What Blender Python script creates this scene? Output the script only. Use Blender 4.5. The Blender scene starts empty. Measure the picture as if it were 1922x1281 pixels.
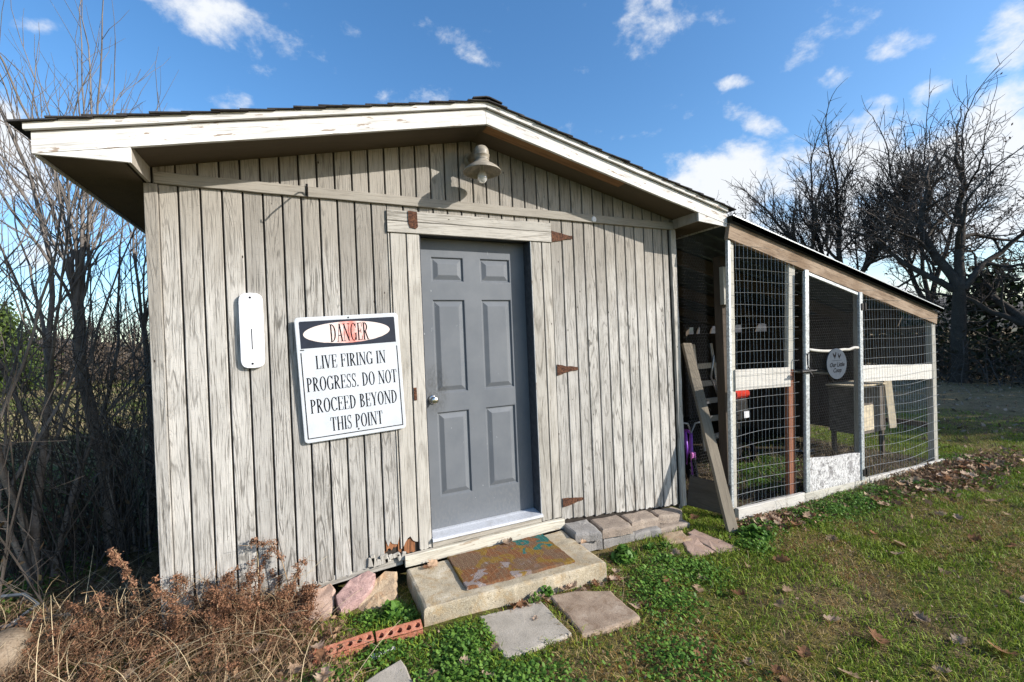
import bpy, math, random
import numpy as np
from mathutils import Vector, Matrix

random.seed(7)
rng = np.random.default_rng(11)
SC = bpy.context.scene
COL = SC.collection

# ------------------------------------------------------------------ camera
cam_d = bpy.data.cameras.new('camera')
cam = bpy.data.objects.new('camera', cam_d)
COL.objects.link(cam)
SC.camera = cam
cam_d.sensor_width = 36.0
cam_d.lens = 834.0 / 1922.0 * 36.0
cam_d.clip_start = 0.05
cam_d.clip_end = 2000.0
C_R = Vector((0.9077, -0.4176, -0.0414)).normalized()
C_F = Vector((0.4180, 0.9085, -0.0014)).normalized()
C_U = C_R.cross(C_F).normalized()
C_R = C_F.cross(C_U).normalized()
CAM = Vector((0.758, -2.957, 1.306))
cam.matrix_world = Matrix(((C_R.x, C_U.x, -C_F.x, CAM.x), (C_R.y, C_U.y, -C_F.y, CAM.y),
                           (C_R.z, C_U.z, -C_F.z, CAM.z), (0, 0, 0, 1)))

# ------------------------------------------------------------------ sun, sky, exposure
SUN = Vector((1.11, -1.0, 0.695)).normalized()          # direction towards the sun
sun_d = bpy.data.lights.new('sun', 'SUN')
sun_d.energy = 4.4
sun_d.angle = math.radians(0.5)
sun_d.color = (1.0, 0.95, 0.885)
sun = bpy.data.objects.new('sun', sun_d)
COL.objects.link(sun)
sun.rotation_euler = SUN.to_track_quat('Z', 'Y').to_euler()
sun.location = SUN * 60

SC.view_settings.view_transform = 'Standard'
SC.view_settings.look = 'None'
SC.view_settings.gamma = 1.0
SC.view_settings.exposure = 0.74
SC.view_settings.use_curve_mapping = False
SC.cycles.use_denoising = True
SC.cycles.denoiser = 'OPENIMAGEDENOISE'
SC.cycles.denoising_input_passes = 'RGB_ALBEDO_NORMAL'
SC.cycles.denoising_prefilter = 'NONE'
SC.cycles.max_bounces = 5
SC.cycles.diffuse_bounces = 2
SC.cycles.transparent_max_bounces = 8
SC.cycles.sample_clamp_indirect = 6.0


class NT:
    """small helper to write node trees"""
    def __init__(s, tree):
        s.t = tree
        s.n = tree.nodes
        s.n.clear()

    def node(s, kind, **kw):
        n = s.n.new(kind)
        for k, v in kw.items():
            setattr(n, k, v)
        return n

    def put(s, sock, v):
        if hasattr(v, 'default_value') or hasattr(v, 'is_linked'):
            s.t.links.new(v, sock)
        elif isinstance(v, (tuple, list)) and len(v) == 3 and sock.type == 'RGBA':
            sock.default_value = (*v, 1)
        else:
            sock.default_value = v

    def math(s, op, a, b=0.0, c=None, clamp=False):
        n = s.node('ShaderNodeMath', operation=op)
        n.use_clamp = clamp
        s.put(n.inputs[0], a)
        s.put(n.inputs[1], b)
        if c is not None:
            s.put(n.inputs[2], c)
        return n.outputs[0]

    def vmath(s, op, a, b):
        n = s.node('ShaderNodeVectorMath', operation=op)
        s.put(n.inputs[0], a)
        s.put(n.inputs[1], b)
        return n.outputs['Value'] if op in ('DOT_PRODUCT', 'LENGTH') else n.outputs[0]

    def mix(s, f, a, b):
        n = s.node('ShaderNodeMix', data_type='RGBA')
        n.clamp_factor = True
        s.put(n.inputs[0], f)
        s.put(n.inputs[6], a)
        s.put(n.inputs[7], b)
        return n.outputs[2]

    def noise(s, vec, scale, detail=3.0, rough=0.55, dist=0.0):
        n = s.node('ShaderNodeTexNoise')
        s.put(n.inputs['Vector'], vec)
        n.inputs['Scale'].default_value = scale
        n.inputs['Detail'].default_value = detail
        n.inputs['Roughness'].default_value = rough
        n.inputs['Distortion'].default_value = dist
        return n.outputs[0]

    def ramp(s, v, lo, hi, a=0.0, b=1.0, smooth=True):
        n = s.node('ShaderNodeMapRange')
        n.interpolation_type = 'SMOOTHSTEP' if smooth else 'LINEAR'
        n.clamp = True
        s.put(n.inputs[0], v)
        n.inputs[1].default_value = lo
        n.inputs[2].default_value = hi
        n.inputs[3].default_value = a
        n.inputs[4].default_value = b
        return n.outputs[0]

    def scale(s, vec, sc, off=None):
        n = s.node('ShaderNodeMapping')
        s.put(n.inputs[0], vec)
        n.inputs['Scale'].default_value = sc
        if off is not None:
            s.put(n.inputs['Location'], off)
        return n.outputs[0]


world = bpy.data.worlds.new('World')
SC.world = world
world.use_nodes = True
w = NT(world.node_tree)
SKY_STRENGTH = 0.145
sky = w.node('ShaderNodeTexSky', sky_type='NISHITA')
sky.sun_disc = False
sky.sun_elevation = math.asin(SUN.z)
sky.sun_rotation = math.atan2(SUN.x, SUN.y)
sky.air_density = 1.0
sky.dust_density = 0.9
sky.ozone_density = 2.6
tc = w.node('ShaderNodeTexCoord')
dirv = tc.outputs['Generated']
# cloud positions on the sky: direction, two inverse-size tangents, strength
CLOUDS = [(-0.0966,0.8446,0.5266,19.71,3.21,-2.48,-7.19,18.74,-32.85,0.72),
(-0.0071,0.8502,0.5264,21.26,3.15,-5.74,-15.31,25.43,-42.73,0.75),
(-0.3149,0.8277,0.4644,44.95,7.3,16.39,25.03,62.12,-96.25,0.6),
(-0.3721,0.8581,0.3538,42.75,12.29,13.73,7.74,19.69,-41.74,0.8),
(-0.3836,0.8738,0.2988,24.25,7.83,6.56,3.19,7.86,-21.19,1.35),
(-0.1305,0.8798,0.4571,26.87,6.74,-6.39,-13.46,17.25,-38.43,0.6),
(-0.0429,0.8751,0.482,33.92,7.42,-11.49,-22.82,26.01,-50.57,0.35),
(0.288,0.7834,0.5508,18.19,-0.39,-9.87,-20.09,33.39,-38.37,0.7),
(0.582,0.6084,0.5396,18.92,-17.4,-1.72,6.72,9.12,-18.33,0.95),
(0.2592,0.8364,0.4829,22.82,-7.86,0.33,9,24.15,-47.87,0.85),
(0.7105,0.5463,0.4435,22.81,-25.73,-5.96,30.83,54.3,-116.48,0.75),
(0.7645,0.467,0.4443,22.33,-39.11,1.57,26.3,12.63,-59.35,0.7),
(0.7992,0.4397,0.4097,24.94,-40.21,-6.72,24.95,28.91,-80.39,0.8),
(0.7522,0.5407,0.3766,15.5,-12.78,-13.95,-9.43,55.14,-61,0.85),
(0.6224,0.6761,0.3945,21.66,-21.15,0.81,33.17,29.98,-104.38,0.5),
(0.8324,0.3584,0.4226,19.76,-30.53,-14.21,14.61,38.14,-61.61,0.5),
(0.8711,0.3101,0.3809,17.48,-39.96,-8.77,21.81,25.12,-71.03,0.6),
(0.8733,0.3405,0.3485,17.77,-50.87,3.73,19.76,2.97,-53.66,0.7),
(0.8851,0.2552,0.3892,18.3,-29.48,-23.57,3.39,19.33,-21.54,1),
(0.9137,0.2908,0.284,11.26,-26.88,-10.45,3.67,11.12,-24.65,1.05),
(0.7383,0.6184,0.2694,6.22,-8.08,-0.36,3.1,3.15,-17.25,1.45),
(0.8187,0.5086,0.2668,6.15,-10.08,-1.54,3.13,5.05,-20.61,1.35),
(0.8774,0.4059,0.2557,4.41,-9.03,-2.76,1.82,6.16,-17.26,1.4),
(0.9343,0.3001,0.1923,4.3,-12.7,-3.65,1.22,4.89,-15.59,1.4),
(0.8577,0.4797,0.1851,3.37,-6.52,-1.43,0.96,4.3,-17.36,1.35),
(0.6763,0.6491,0.3482,30.54,-28.74,-7.19,18.35,53.6,-136.34,0.6),
(-0.1773,0.8285,0.5313,25.92,9.16,-6.57,-25.6,30.82,-58.01,0.4),
(0.1638,0.854,0.4939,48.11,6.42,-28.06,-24.75,25.28,-36.65,0.4),
(0.678,0.6145,0.4034,54.12,-50.91,-14.65,20.76,57.67,-123.65,0.4),
(0.8459,0.3947,0.3588,24.44,-39.58,-15.47,24.3,65.76,-129.84,0.5),
(-0.3709,0.909,0.1901,20.12,7.05,2.91,1.49,4.27,-20.68,0.7),
(0.83,0.5546,0.0594,1.56,-3.2,-0.33,-0.33,1.27,-13.96,0.8)]
cover = None
for (cx, cy, cz, ax, ay, az, bx_, by_, bz_, st) in CLOUDS:
    d = w.vmath('SUBTRACT', dirv, (cx, cy, cz))
    x = w.vmath('DOT_PRODUCT', d, (ax, ay, az))
    y = w.vmath('DOT_PRODUCT', d, (bx_, by_, bz_))
    q = w.vmath('DOT_PRODUCT', d, d)
    r2 = w.math('ADD', w.math('MULTIPLY', x, x), w.math('MULTIPLY_ADD', y, y, w.math('MULTIPLY', q, 1.5)))
    v = w.math('MULTIPLY_ADD', r2, -0.25 * st, st)
    cover = v if cover is None else w.math('MAXIMUM', cover, v)
cover = w.math('MAXIMUM', cover, -0.2)
# the same sort of scattered cloud over the rest of the sky
behind = w.ramp(w.vmath('DOT_PRODUCT', dirv, tuple(C_F)), 0.55, 0.2)
gen = w.math('MULTIPLY', w.ramp(w.noise(dirv, 3.2, 2.0), 0.56, 0.85), behind)
gen = w.math('MAXIMUM', gen, w.ramp(w.noise(w.scale(dirv, (1, 1, 2.0), (1.3, 4.4, 0.7)), 5.5, 3.0), 0.54, 0.80, 0.0, 0.62))
cover = w.math('MAXIMUM', cover, gen)
n1 = w.noise(w.scale(dirv, (1, 1, 1.5)), 9.0, 12.0, 0.62, 0.15)
n2 = w.noise(w.scale(dirv, (1, 1, 1.4)), 22.0, 5.0, 0.6, 0.3)
dens = w.math('ADD', w.math('MULTIPLY', cover, 1.22), w.math('MULTIPLY_ADD', n1, 4.2, -2.52))
dens = w.math('ADD', dens, w.math('MULTIPLY_ADD', n2, 1.1, -0.55))
alpha = w.math('MULTIPLY', w.ramp(dens, 0.0, 1.25), 0.97)
hs = w.node('ShaderNodeHueSaturation')
hs.inputs['Saturation'].default_value = 1.22
hs.inputs['Value'].default_value = 1.0
w.put(hs.inputs['Color'], sky.outputs[0])
bg = w.node('ShaderNodeBackground')
w.put(bg.inputs[0], hs.outputs[0])
bg.inputs[1].default_value = SKY_STRENGTH
bc = w.node('ShaderNodeBackground')
bc.inputs[0].default_value = (0.93, 0.96, 1.0, 1)
bc.inputs[1].default_value = 0.62
mx = w.node('ShaderNodeMixShader')
w.put(mx.inputs[0], alpha)
w.put(mx.inputs[1], bg.outputs[0])
w.put(mx.inputs[2], bc.outputs[0])
wo = w.node('ShaderNodeOutputWorld')
w.put(wo.inputs[0], mx.outputs[0])

# ------------------------------------------------------------------ mesh helpers


class MB:
    def __init__(s):
        s.v, s.f, s.m = [], [], []

    def add(s, vs, fs, mi=0):
        b = len(s.v)
        s.v += [tuple(p) for p in vs]
        s.f += [tuple(i + b for i in f) for f in fs]
        s.m += [mi] * len(fs)

    def box(s, x0, x1, y0, y1, z0, z1, c=0.002, mi=0, M=None):
        lo = (min(x0, x1), min(y0, y1), min(z0, z1))
        hi = (max(x0, x1), max(y0, y1), max(z0, z1))
        c = min(c, 0.3 * min(h - l for l, h in zip(lo, hi)))
        vs, idx = [], {}
        for sx in (0, 1):
            for sy in (0, 1):
                for sz in (0, 1):
                    sg = (sx, sy, sz)
                    for a in range(3):
                        p = []
                        for k in range(3):
                            e = hi[k] if sg[k] else lo[k]
                            if k != a:
                                e += -c if sg[k] else c
                            p.append(e)
                        idx[(sx, sy, sz, a)] = len(vs)
                        vs.append(Vector(p))
        fs = []
        for a in range(3):
            b, d = (a + 1) % 3, (a + 2) % 3
            for sa in (0, 1):
                q = []
                for sb, sd in ((0, 0), (1, 0), (1, 1), (0, 1)):
                    k = [0, 0, 0]
                    k[a], k[b], k[d] = sa, sb, sd
                    q.append(idx[(*k, a)])
                fs.append(q if sa else q[::-1])
            for sb in (0, 1):
                for sd in (0, 1):
                    k0, k1 = [0, 0, 0], [0, 0, 0]
                    k0[b] = k1[b] = sb
                    k0[d] = k1[d] = sd
                    k1[a] = 1
                    q = [idx[(*k0, b)], idx[(*k1, b)], idx[(*k1, d)], idx[(*k0, d)]]
                    fs.append(q if sb != sd else q[::-1])
        for sx in (0, 1):
            for sy in (0, 1):
                for sz in (0, 1):
                    t = [idx[(sx, sy, sz, a)] for a in range(3)]
                    fs.append(t if (sx + sy + sz) % 2 else t[::-1])
        if M is not None:
            vs = [M @ p for p in vs]
        s.add(vs, fs, mi)
        return s

    def prism(s, pts, off, mi=0):
        """polygon of 3-D points extruded by the vector off"""
        n = len(pts)
        a = [Vector(p) for p in pts]
        b = [p + Vector(off) for p in a]
        fs = [tuple(range(n))[::-1], tuple(range(n, 2 * n))]
        for i in range(n):
            j = (i + 1) % n
            fs.append((i, j, n + j, n + i))
        s.add(a + b, fs, mi)
        return s

    def tube(s, path, radii, n=6, mi=0, cap=True):
        path = [Vector(p) for p in path]
        if not hasattr(radii, '__len__'):
            radii = [radii] * len(path)
        vs, fs = [], []
        t0 = (path[1] - path[0]).normalized()
        u = t0.orthogonal().normalized()
        for i, p in enumerate(path):
            t = (path[min(i + 1, len(path) - 1)] - path[max(i - 1, 0)])
            if t.length < 1e-9:
                t = t0
            t = t.normalized()
            u = u - t * u.dot(t)
            u = u.normalized() if u.length > 1e-6 else t.orthogonal().normalized()
            vv = t.cross(u)
            for k in range(n):
                a = 2 * math.pi * k / n
                vs.append(p + (u * math.cos(a) + vv * math.sin(a)) * radii[i])
        for i in range(len(path) - 1):
            for k in range(n):
                l = (k + 1) % n
                fs.append((i * n + k, i * n + l, (i + 1) * n + l, (i + 1) * n + k))
        if cap and n > 2:
            fs.append(tuple(range(n))[::-1])
            e = (len(path) - 1) * n
            fs.append(tuple(range(e, e + n)))
        s.add(vs, fs, mi)
        return s

    def lathe(s, prof, c, n=24, mi=0, M=None):
        vs, fs = [], []
        for (r, z) in prof:
            for k in range(n):
                a = 2 * math.pi * k / n
                p = Vector((r * math.cos(a), r * math.sin(a), z))
                if M is not None:
                    p = M @ p
                vs.append(p + Vector(c))
        for i in range(len(prof) - 1):
            for k in range(n):
                l = (k + 1) % n
                fs.append((i * n + k, i * n + l, (i + 1) * n + l, (i + 1) * n + k))
        s.add(vs, fs, mi)
        return s


def new_mesh(name, mb, mats, smooth=False):
    me = bpy.data.meshes.new(name)
    me.from_pydata([tuple(p) for p in mb.v], [], mb.f)
    if not isinstance(mats, (list, tuple)):
        mats = [mats]
    for m in mats:
        me.materials.append(m)
    if len(mats) > 1:
        me.polygons.foreach_set('material_index', mb.m)
    if smooth:
        me.polygons.foreach_set('use_smooth', [True] * len(me.polygons))
    me.update()
    return me


def tag(o, label=None, cat=None, group=None, kind=None):
    for k, v in (('label', label), ('category', cat), ('group', group), ('kind', kind)):
        if v:
            o[k] = v
    return o


def adopt(o, parent):
    o.parent = parent
    if parent is not None:
        o.matrix_parent_inverse = WM[parent.name].inverted()


WM = {}


def link(name, me, parent=None, M=None):
    o = bpy.data.objects.new(name, me)
    COL.objects.link(o)
    M = M.copy() if M is not None else Matrix.Identity(4)
    WM[o.name] = M
    o.matrix_basis = M
    adopt(o, parent)
    return o


def obj(name, mb, mats, parent=None, M=None, smooth=False, world_coords=False):
    """link mb as one object; with world_coords the points are world points and M becomes its frame"""
    if world_coords and M is not None:
        I = M.inverted()
        mb.v = [tuple(I @ Vector(p)) for p in mb.v]
    return link(name, new_mesh(name, mb, mats, smooth), parent, M)


def thing(name, label, cat, loc, group=None):
    o = bpy.data.objects.new(name, None)
    COL.objects.link(o)
    M = Matrix.Translation(loc)
    WM[o.name] = M
    o.matrix_basis = M
    o.empty_display_size = 0.1
    return tag(o, label, cat, group)


def frame(p0, p1, nrm):
    z = (Vector(p1) - Vector(p0)).normalized()
    y = Vector(nrm)
    y = (y - z * y.dot(z)).normalized()
    x = y.cross(z)
    p = Vector(p0)
    return Matrix(((x.x, y.x, z.x, p.x), (x.y, y.y, z.y, p.y), (x.z, y.z, z.z, p.z), (0, 0, 0, 1)))


def bar(name, p0, p1, wd, th, mat, parent=None, nrm=(0, -1, 0), c=0.0025, rough=0.0):
    """a board from p0 to p1; grain runs along its local z, thickness along nrm"""
    M = frame(p0, p1, nrm)
    L = (Vector(p1) - Vector(p0)).length
    mb = MB()
    if rough <= 0:
        mb.box(-wd / 2, wd / 2, -th / 2, th / 2, 0, L, c)
    else:
        n = max(3, int(L / 0.12))
        prev = None
        rr = random.Random(len(name) * 97 + int(L * 1e4))
        rings, fs = [], []
        for i in range(n + 1):
            z = L * i / n
            a = wd / 2 + rr.uniform(-rough, rough)
            b = wd / 2 + rr.uniform(-rough, rough)
            e = th / 2
            k = c
            rings += [(-a + k, -e, z), (b - k, -e, z), (b, -e + k, z), (b, e - k, z), (b - k, e, z), (-a + k, e, z),
                      (-a, e - k, z), (-a, -e + k, z)]
        for i in range(n):
            for k in range(8):
                l = (k + 1) % 8
                fs.append((i * 8 + k, i * 8 + l, i * 8 + 8 + l, i * 8 + 8 + k))
        fs.append(tuple(range(8))[::-1])
        fs.append(tuple(range(n * 8, n * 8 + 8)))
        mb.add(rings, fs)
    return obj(name, mb, mat, parent, M)


# ------------------------------------------------------------------ materials


def mat(name):
    m = bpy.data.materials.new(name)
    m.use_nodes = True
    t = NT(m.node_tree)
    out = t.node('ShaderNodeOutputMaterial')
    p = t.node('ShaderNodeBsdfPrincipled')
    t.put(out.inputs[0], p.outputs[0])
    t.p, t.out = p, out
    return m, t


def finish(t, color, rough=0.8, height=None, bump=0.3, dist=0.003, metal=0.0, spec=0.3):
    t.put(t.p.inputs['Base Color'], color)
    t.put(t.p.inputs['Roughness'], rough)
    t.put(t.p.inputs['Metallic'], metal)
    t.put(t.p.inputs['Specular IOR Level'], spec)
    if height is not None:
        b = t.node('ShaderNodeBump')
        b.inputs['Strength'].default_value = bump
        b.inputs['Distance'].default_value = dist
        t.put(b.inputs['Height'], height)
        t.put(t.p.inputs['Normal'], b.outputs[0])


def wood(name, light, mid, dark, lines=16.0, line_amt=0.5, fib_amt=0.5, blotch=0.6, nail=False, bump=0.5, taupe=None,
         rand=0.12, peel=None, stretch=0.09, dirt=None, gx=7.5):
    m, t = mat(name)
    co = t.node('ShaderNodeTexCoord').outputs['Object']
    oi = t.node('ShaderNodeObjectInfo').outputs['Random']
    off = t.node('ShaderNodeCombineXYZ')
    t.put(off.inputs[0], t.math('MULTIPLY', oi, 31.0))
    t.put(off.inputs[1], t.math('MULTIPLY', oi, 57.0))
    t.put(off.inputs[2], t.math('MULTIPLY', oi, 13.0))
    o = off.outputs[0]
    a = t.noise(t.scale(co, (gx, gx, gx * stretch), o), 1.0, 1.2, 0.35, 0.08)
    ring = t.math('SINE', t.math('MULTIPLY', a, lines * 6.28))
    ring = t.ramp(ring, 0.45, 1.0)
    fib = t.noise(t.scale(co, (170, 170, 5.0), o), 1.0, 4.0, 0.65)
    fibl = t.ramp(fib, 0.50, 0.68)
    blo = t.noise(t.scale(co, (6, 6, 2.2), o), 1.0, 5.0, 0.62)
    blo2 = t.noise(t.scale(co, (22, 22, 5), o), 1.0, 3.0, 0.6)
    a2 = t.noise(t.scale(co, (gx * 2.1, gx * 2.1, gx * 2.1 * stretch * 1.5), o), 1.0, 2.0, 0.5, 0.3)
    ring2 = t.ramp(t.math('SINE', t.math('MULTIPLY', a2, lines * 5.0)), 0.45, 1.0)
    ring = t.math('MAXIMUM', ring, t.math('MULTIPLY', ring2, 0.4))
    brk = t.noise(t.scale(co, (90, 90, 14), o), 1.0, 3.0, 0.6)
    rmod = t.math('MULTIPLY', t.math('MULTIPLY', ring, t.ramp(blo2, 0.30, 0.60)), t.ramp(brk, 0.30, 0.55, 0.25, 1.0))
    col = t.mix(t.ramp(blo, 0.38, 0.68, 0, blotch), light, mid)
    if taupe is not None:
        z = t.node('ShaderNodeSeparateXYZ')
        t.put(z.inputs[0], co)
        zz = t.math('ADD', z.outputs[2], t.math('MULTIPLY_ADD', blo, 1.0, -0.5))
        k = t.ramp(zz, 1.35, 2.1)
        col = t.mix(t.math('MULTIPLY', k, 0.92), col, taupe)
        low = t.ramp(zz, 0.25, -0.25)
        stain = t.math('MULTIPLY', low, t.ramp(blo2, 0.45, 0.7, 0, 0.7))
        col = t.mix(stain, col, (0.16, 0.115, 0.075))
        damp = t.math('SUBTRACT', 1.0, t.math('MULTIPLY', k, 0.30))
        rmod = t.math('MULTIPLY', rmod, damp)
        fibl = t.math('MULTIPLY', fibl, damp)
    pl = t.math('FRACT', t.math('MULTIPLY', oi, 17.3))
    rmod = t.math('MULTIPLY', rmod, t.ramp(pl, 0.0, 0.8, 0.35, 1.0))
    col = t.mix(t.math('MULTIPLY', rmod, line_amt), col, dark)
    col = t.mix(t.math('MULTIPLY', fibl, fib_amt), col, dark)
    # short checks across the face and odd dark specks
    chk = t.noise(t.scale(co, (30, 30, 260), o), 1.0, 2.0, 0.5)
    col = t.mix(t.math('MULTIPLY', t.ramp(chk, 0.66, 0.74), 0.35), col, dark)
    if dirt is not None:
        dn = t.noise(t.scale(co, (9, 9, 3), o), 1.0, 6.0, 0.7)
        col = t.mix(t.ramp(dn, 0.5, 0.72, 0, 0.8), col, dirt)
    if peel is not None:
        pn = t.noise(t.scale(co, (45, 45, 7), o), 1.0, 4.0, 0.6)
        col = t.mix(t.ramp(pn, 0.615, 0.65), col, peel)
    if nail:
        vo = t.node('ShaderNodeTexVoronoi')
        t.put(vo.inputs['Vector'], t.scale(co, (12, 12, 5), o))
        vo.inputs['Scale'].default_value = 1.0
        col = t.mix(t.ramp(vo.outputs['Distance'], 0.05, 0.035), col, (0.03, 0.02, 0.015))
    hv = t.node('ShaderNodeHueSaturation')
    t.put(hv.inputs['Color'], col)
    t.put(hv.inputs['Value'], t.math('MULTIPLY_ADD', oi, rand * 2, 1.0 - rand))
    h = t.math('ADD', t.math('MULTIPLY', rmod, -0.6), t.math('MULTIPLY', fib, -1.0))
    h = t.math('ADD', h, t.math('MULTIPLY', blo2, 0.4))
    finish(t, hv.outputs[0], 0.85, h, bump, 0.0025, spec=0.15)
    return m


def plain(name, color, rough=0.6, metal=0.0, var=0.15, scale=30.0, bump=0.1, dirt=None, spec=0.3, dirt_scale=6.0, dirt_lo=0.5):
    m, t = mat(name)
    co = t.node('ShaderNodeTexCoord').outputs['Object']
    n = t.noise(co, scale, 4.0, 0.6)
    dk = tuple(c * (1 - var * 1.6) for c in color)
    lt = tuple(min(1, c * (1 + var)) for c in color)
    col = t.mix(t.ramp(n, 0.3, 0.7), dk, lt)
    if dirt is not None:
        d = t.noise(co, dirt_scale, 6.0, 0.68)
        col = t.mix(t.ramp(d, dirt_lo, dirt_lo + 0.2, 0, 0.85), col, dirt)
    finish(t, col, rough, n, bump, 0.002, metal, spec)
    return m


def speckled(name, base, dark, light, sc=220.0, blot=5.0, tint=None, bump=0.5, dist=0.003):
    """concrete and stone: blotches, fine aggregate, pits"""
    m, t = mat(name)
    co = t.node('ShaderNodeTexCoord').outputs['Object']
    oi = t.node('ShaderNodeObjectInfo').outputs['Random']
    b = t.noise(t.vmath('ADD', co, (3.1, 1.7, 0.3)), blot, 6.0, 0.65)
    g = t.noise(co, sc, 2.0, 0.6)
    p = t.noise(co, sc * 0.32, 3.0, 0.6)
    col = t.mix(t.ramp(b, 0.33, 0.67), dark, base)
    col = t.mix(t.ramp(b, 0.55, 0.78, 0, 0.8), col, light)
    if tint is not None:
        tb = t.noise(co, blot * 1.7, 5.0, 0.7, 0.4)
        col = t.mix(t.ramp(tb, 0.47, 0.66, 0, 0.85), col, tint)
    col = t.mix(t.ramp(g, 0.55, 0.75, 0, 0.6), col, light)
    col = t.mix(t.ramp(g, 0.45, 0.28, 0, 0.55), col, tuple(c * 0.4 for c in dark))
    col = t.mix(t.ramp(p, 0.40, 0.30, 0, 0.6), col, tuple(c * 0.45 for c in dark))
    hv = t.node('ShaderNodeHueSaturation')
    t.put(hv.inputs['Color'], col)
    t.put(hv.inputs['Value'], t.math('MULTIPLY_ADD', oi, 0.2, 0.9))
    h = t.math('ADD', t.math('MULTIPLY', b, 1.5), t.math('ADD', g, p))
    finish(t, hv.outputs[0], 0.9, h, bump, dist, spec=0.15)
    return m


def vcol_mat(name, rough=0.7, trans=0.0, spec=0.2):
    m, t = mat(name)
    a = t.node('ShaderNodeVertexColor', layer_name='Col')
    t.put(t.p.inputs['Base Color'], a.outputs[0])
    t.p.inputs['Roughness'].default_value = rough
    t.p.inputs['Specular IOR Level'].default_value = spec
    if trans > 0:
        tr = t.node('ShaderNodeBsdfTranslucent')
        t.put(tr.inputs[0], a.outputs[0])
        mxs = t.node('ShaderNodeMixShader')
        mxs.inputs[0].default_value = trans
        t.put(mxs.inputs[1], t.p.outputs[0])
        t.put(mxs.inputs[2], tr.outputs[0])
        t.put(t.out.inputs[0], mxs.outputs[0])
    return m


M_siding = wood('weathered_siding', (0.455, 0.435, 0.40), (0.325, 0.31, 0.282), (0.085, 0.077, 0.065), taupe=(0.29, 0.265, 0.228),
                lines=13, line_amt=0.80, fib_amt=0.85, blotch=0.9, nail=True, bump=1.0, rand=0.14, stretch=0.085, gx=13.0)
M_oldboard = wood('weathered_board', (0.43, 0.405, 0.36), (0.31, 0.292, 0.257), (0.11, 0.095, 0.075), lines=9, nail=True, line_amt=0.65,
                  fib_amt=0.55, bump=0.7)
M_trim = wood('trim_board', (0.35, 0.322, 0.275), (0.27, 0.247, 0.208), (0.15, 0.125, 0.10), lines=8, line_amt=0.5, bump=0.5)
M_white = wood('old_white_paint', (0.66, 0.65, 0.62), (0.55, 0.535, 0.505), (0.23, 0.21, 0.185), lines=8, line_amt=0.55, fib_amt=0.55,
               blotch=0.7, peel=(0.30, 0.24, 0.19), bump=0.5, rand=0.04)
M_soffit = wood('shaded_tan_soffit', (0.125, 0.10, 0.072), (0.105, 0.083, 0.06), (0.06, 0.047, 0.034), lines=4, line_amt=0.2, fib_amt=0.2)  # colour set darker than tan paint, to deepen the shade under the eaves
M_stainwood = wood('rusty_stained_wood', (0.27, 0.15, 0.075), (0.20, 0.105, 0.05), (0.08, 0.045, 0.03), lines=6)
M_dark = plain('dark_sheathing', (0.035, 0.028, 0.022), 0.9)
M_rot = wood('rotten_wood', (0.30, 0.13, 0.06), (0.20, 0.085, 0.04), (0.05, 0.025, 0.015), lines=14, line_amt=0.8, fib_amt=0.8, bump=1.0)
m, t = mat('grey_door_paint')
co = t.node('ShaderNodeTexCoord').outputs['Object']
sz = t.node('ShaderNodeSeparateXYZ')
t.put(sz.inputs[0], co)
n = t.noise(co, 3.0, 5.0, 0.65)
nf = t.noise(t.scale(co, (60, 60, 30)), 1.0, 4.0, 0.7)
sc_ = t.noise(t.scale(co, (38, 38, 14)), 1.0, 3.0, 0.6, 1.0)
col = t.mix(t.ramp(n, 0.3, 0.7), (0.112, 0.123, 0.137), (0.140, 0.150, 0.163))
low = t.ramp(t.math('ADD', sz.outputs[2], t.math('MULTIPLY_ADD', n, 0.9, -0.45)), 0.45, -0.1)
col = t.mix(t.math('MULTIPLY', low, t.ramp(nf, 0.42, 0.7, 0.05, 0.38)), col, (0.21, 0.207, 0.198))
col = t.mix(t.math('MULTIPLY', t.ramp(sc_, 0.715, 0.74), 0.8), col, (0.36, 0.38, 0.39))
kx = t.math('SUBTRACT', sz.outputs[0], 1.56)
kz = t.math('SUBTRACT', sz.outputs[2], 0.98)
kd = t.math('ADD', t.math('MULTIPLY', kx, kx), t.math('MULTIPLY', t.math('MULTIPLY', kz, kz), 0.25))
col = t.mix(t.math('MULTIPLY', t.ramp(kd, 0.014, 0.0), t.ramp(nf, 0.35, 0.65, 0.1, 0.7)), col, (0.070, 0.070, 0.068))
finish(t, col, t.ramp(nf, 0.3, 0.7, 0.42, 0.62), nf, 0.08, 0.002, spec=0.25)
M_door = m
M_jamb = plain('shaded_jamb_paint', (0.06, 0.065, 0.075), 0.5, var=0.2)  # shadow of the door reveal put into the jamb colour
M_alu = plain('worn_aluminium', (0.66, 0.68, 0.72), 0.38, 0.35, var=0.08, scale=90, dirt=(0.48, 0.48, 0.48))
M_steel = plain('satin_nickel', (0.62, 0.60, 0.56), 0.25, 1.0, var=0.05)
M_rust = plain('rust', (0.085, 0.036, 0.02), 0.85, 0.15, var=0.5, scale=90, bump=0.5, dirt=(0.17, 0.075, 0.035), dirt_scale=40)
M_iron = plain('black_iron', (0.018, 0.017, 0.016), 0.55, 0.4)
M_shingle = speckled('asphalt_shingle', (0.045, 0.042, 0.04), (0.028, 0.026, 0.026), (0.085, 0.08, 0.075), 300, 12)
M_plastic = plain('white_plastic', (0.66, 0.665, 0.69), 0.35, var=0.03, scale=10)
M_black = plain('black_print', (0.007, 0.007, 0.009), 0.8, var=0.1, spec=0.05)
M_signwhite = plain('white_sign_enamel', (0.53, 0.555, 0.585), 0.35, var=0.05, scale=8, dirt=(0.50, 0.50, 0.49), dirt_scale=16, dirt_lo=0.56)
M_signblack = plain('blue_black_sign_enamel', (0.022, 0.026, 0.04), 0.35, var=0.15, scale=12)
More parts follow.
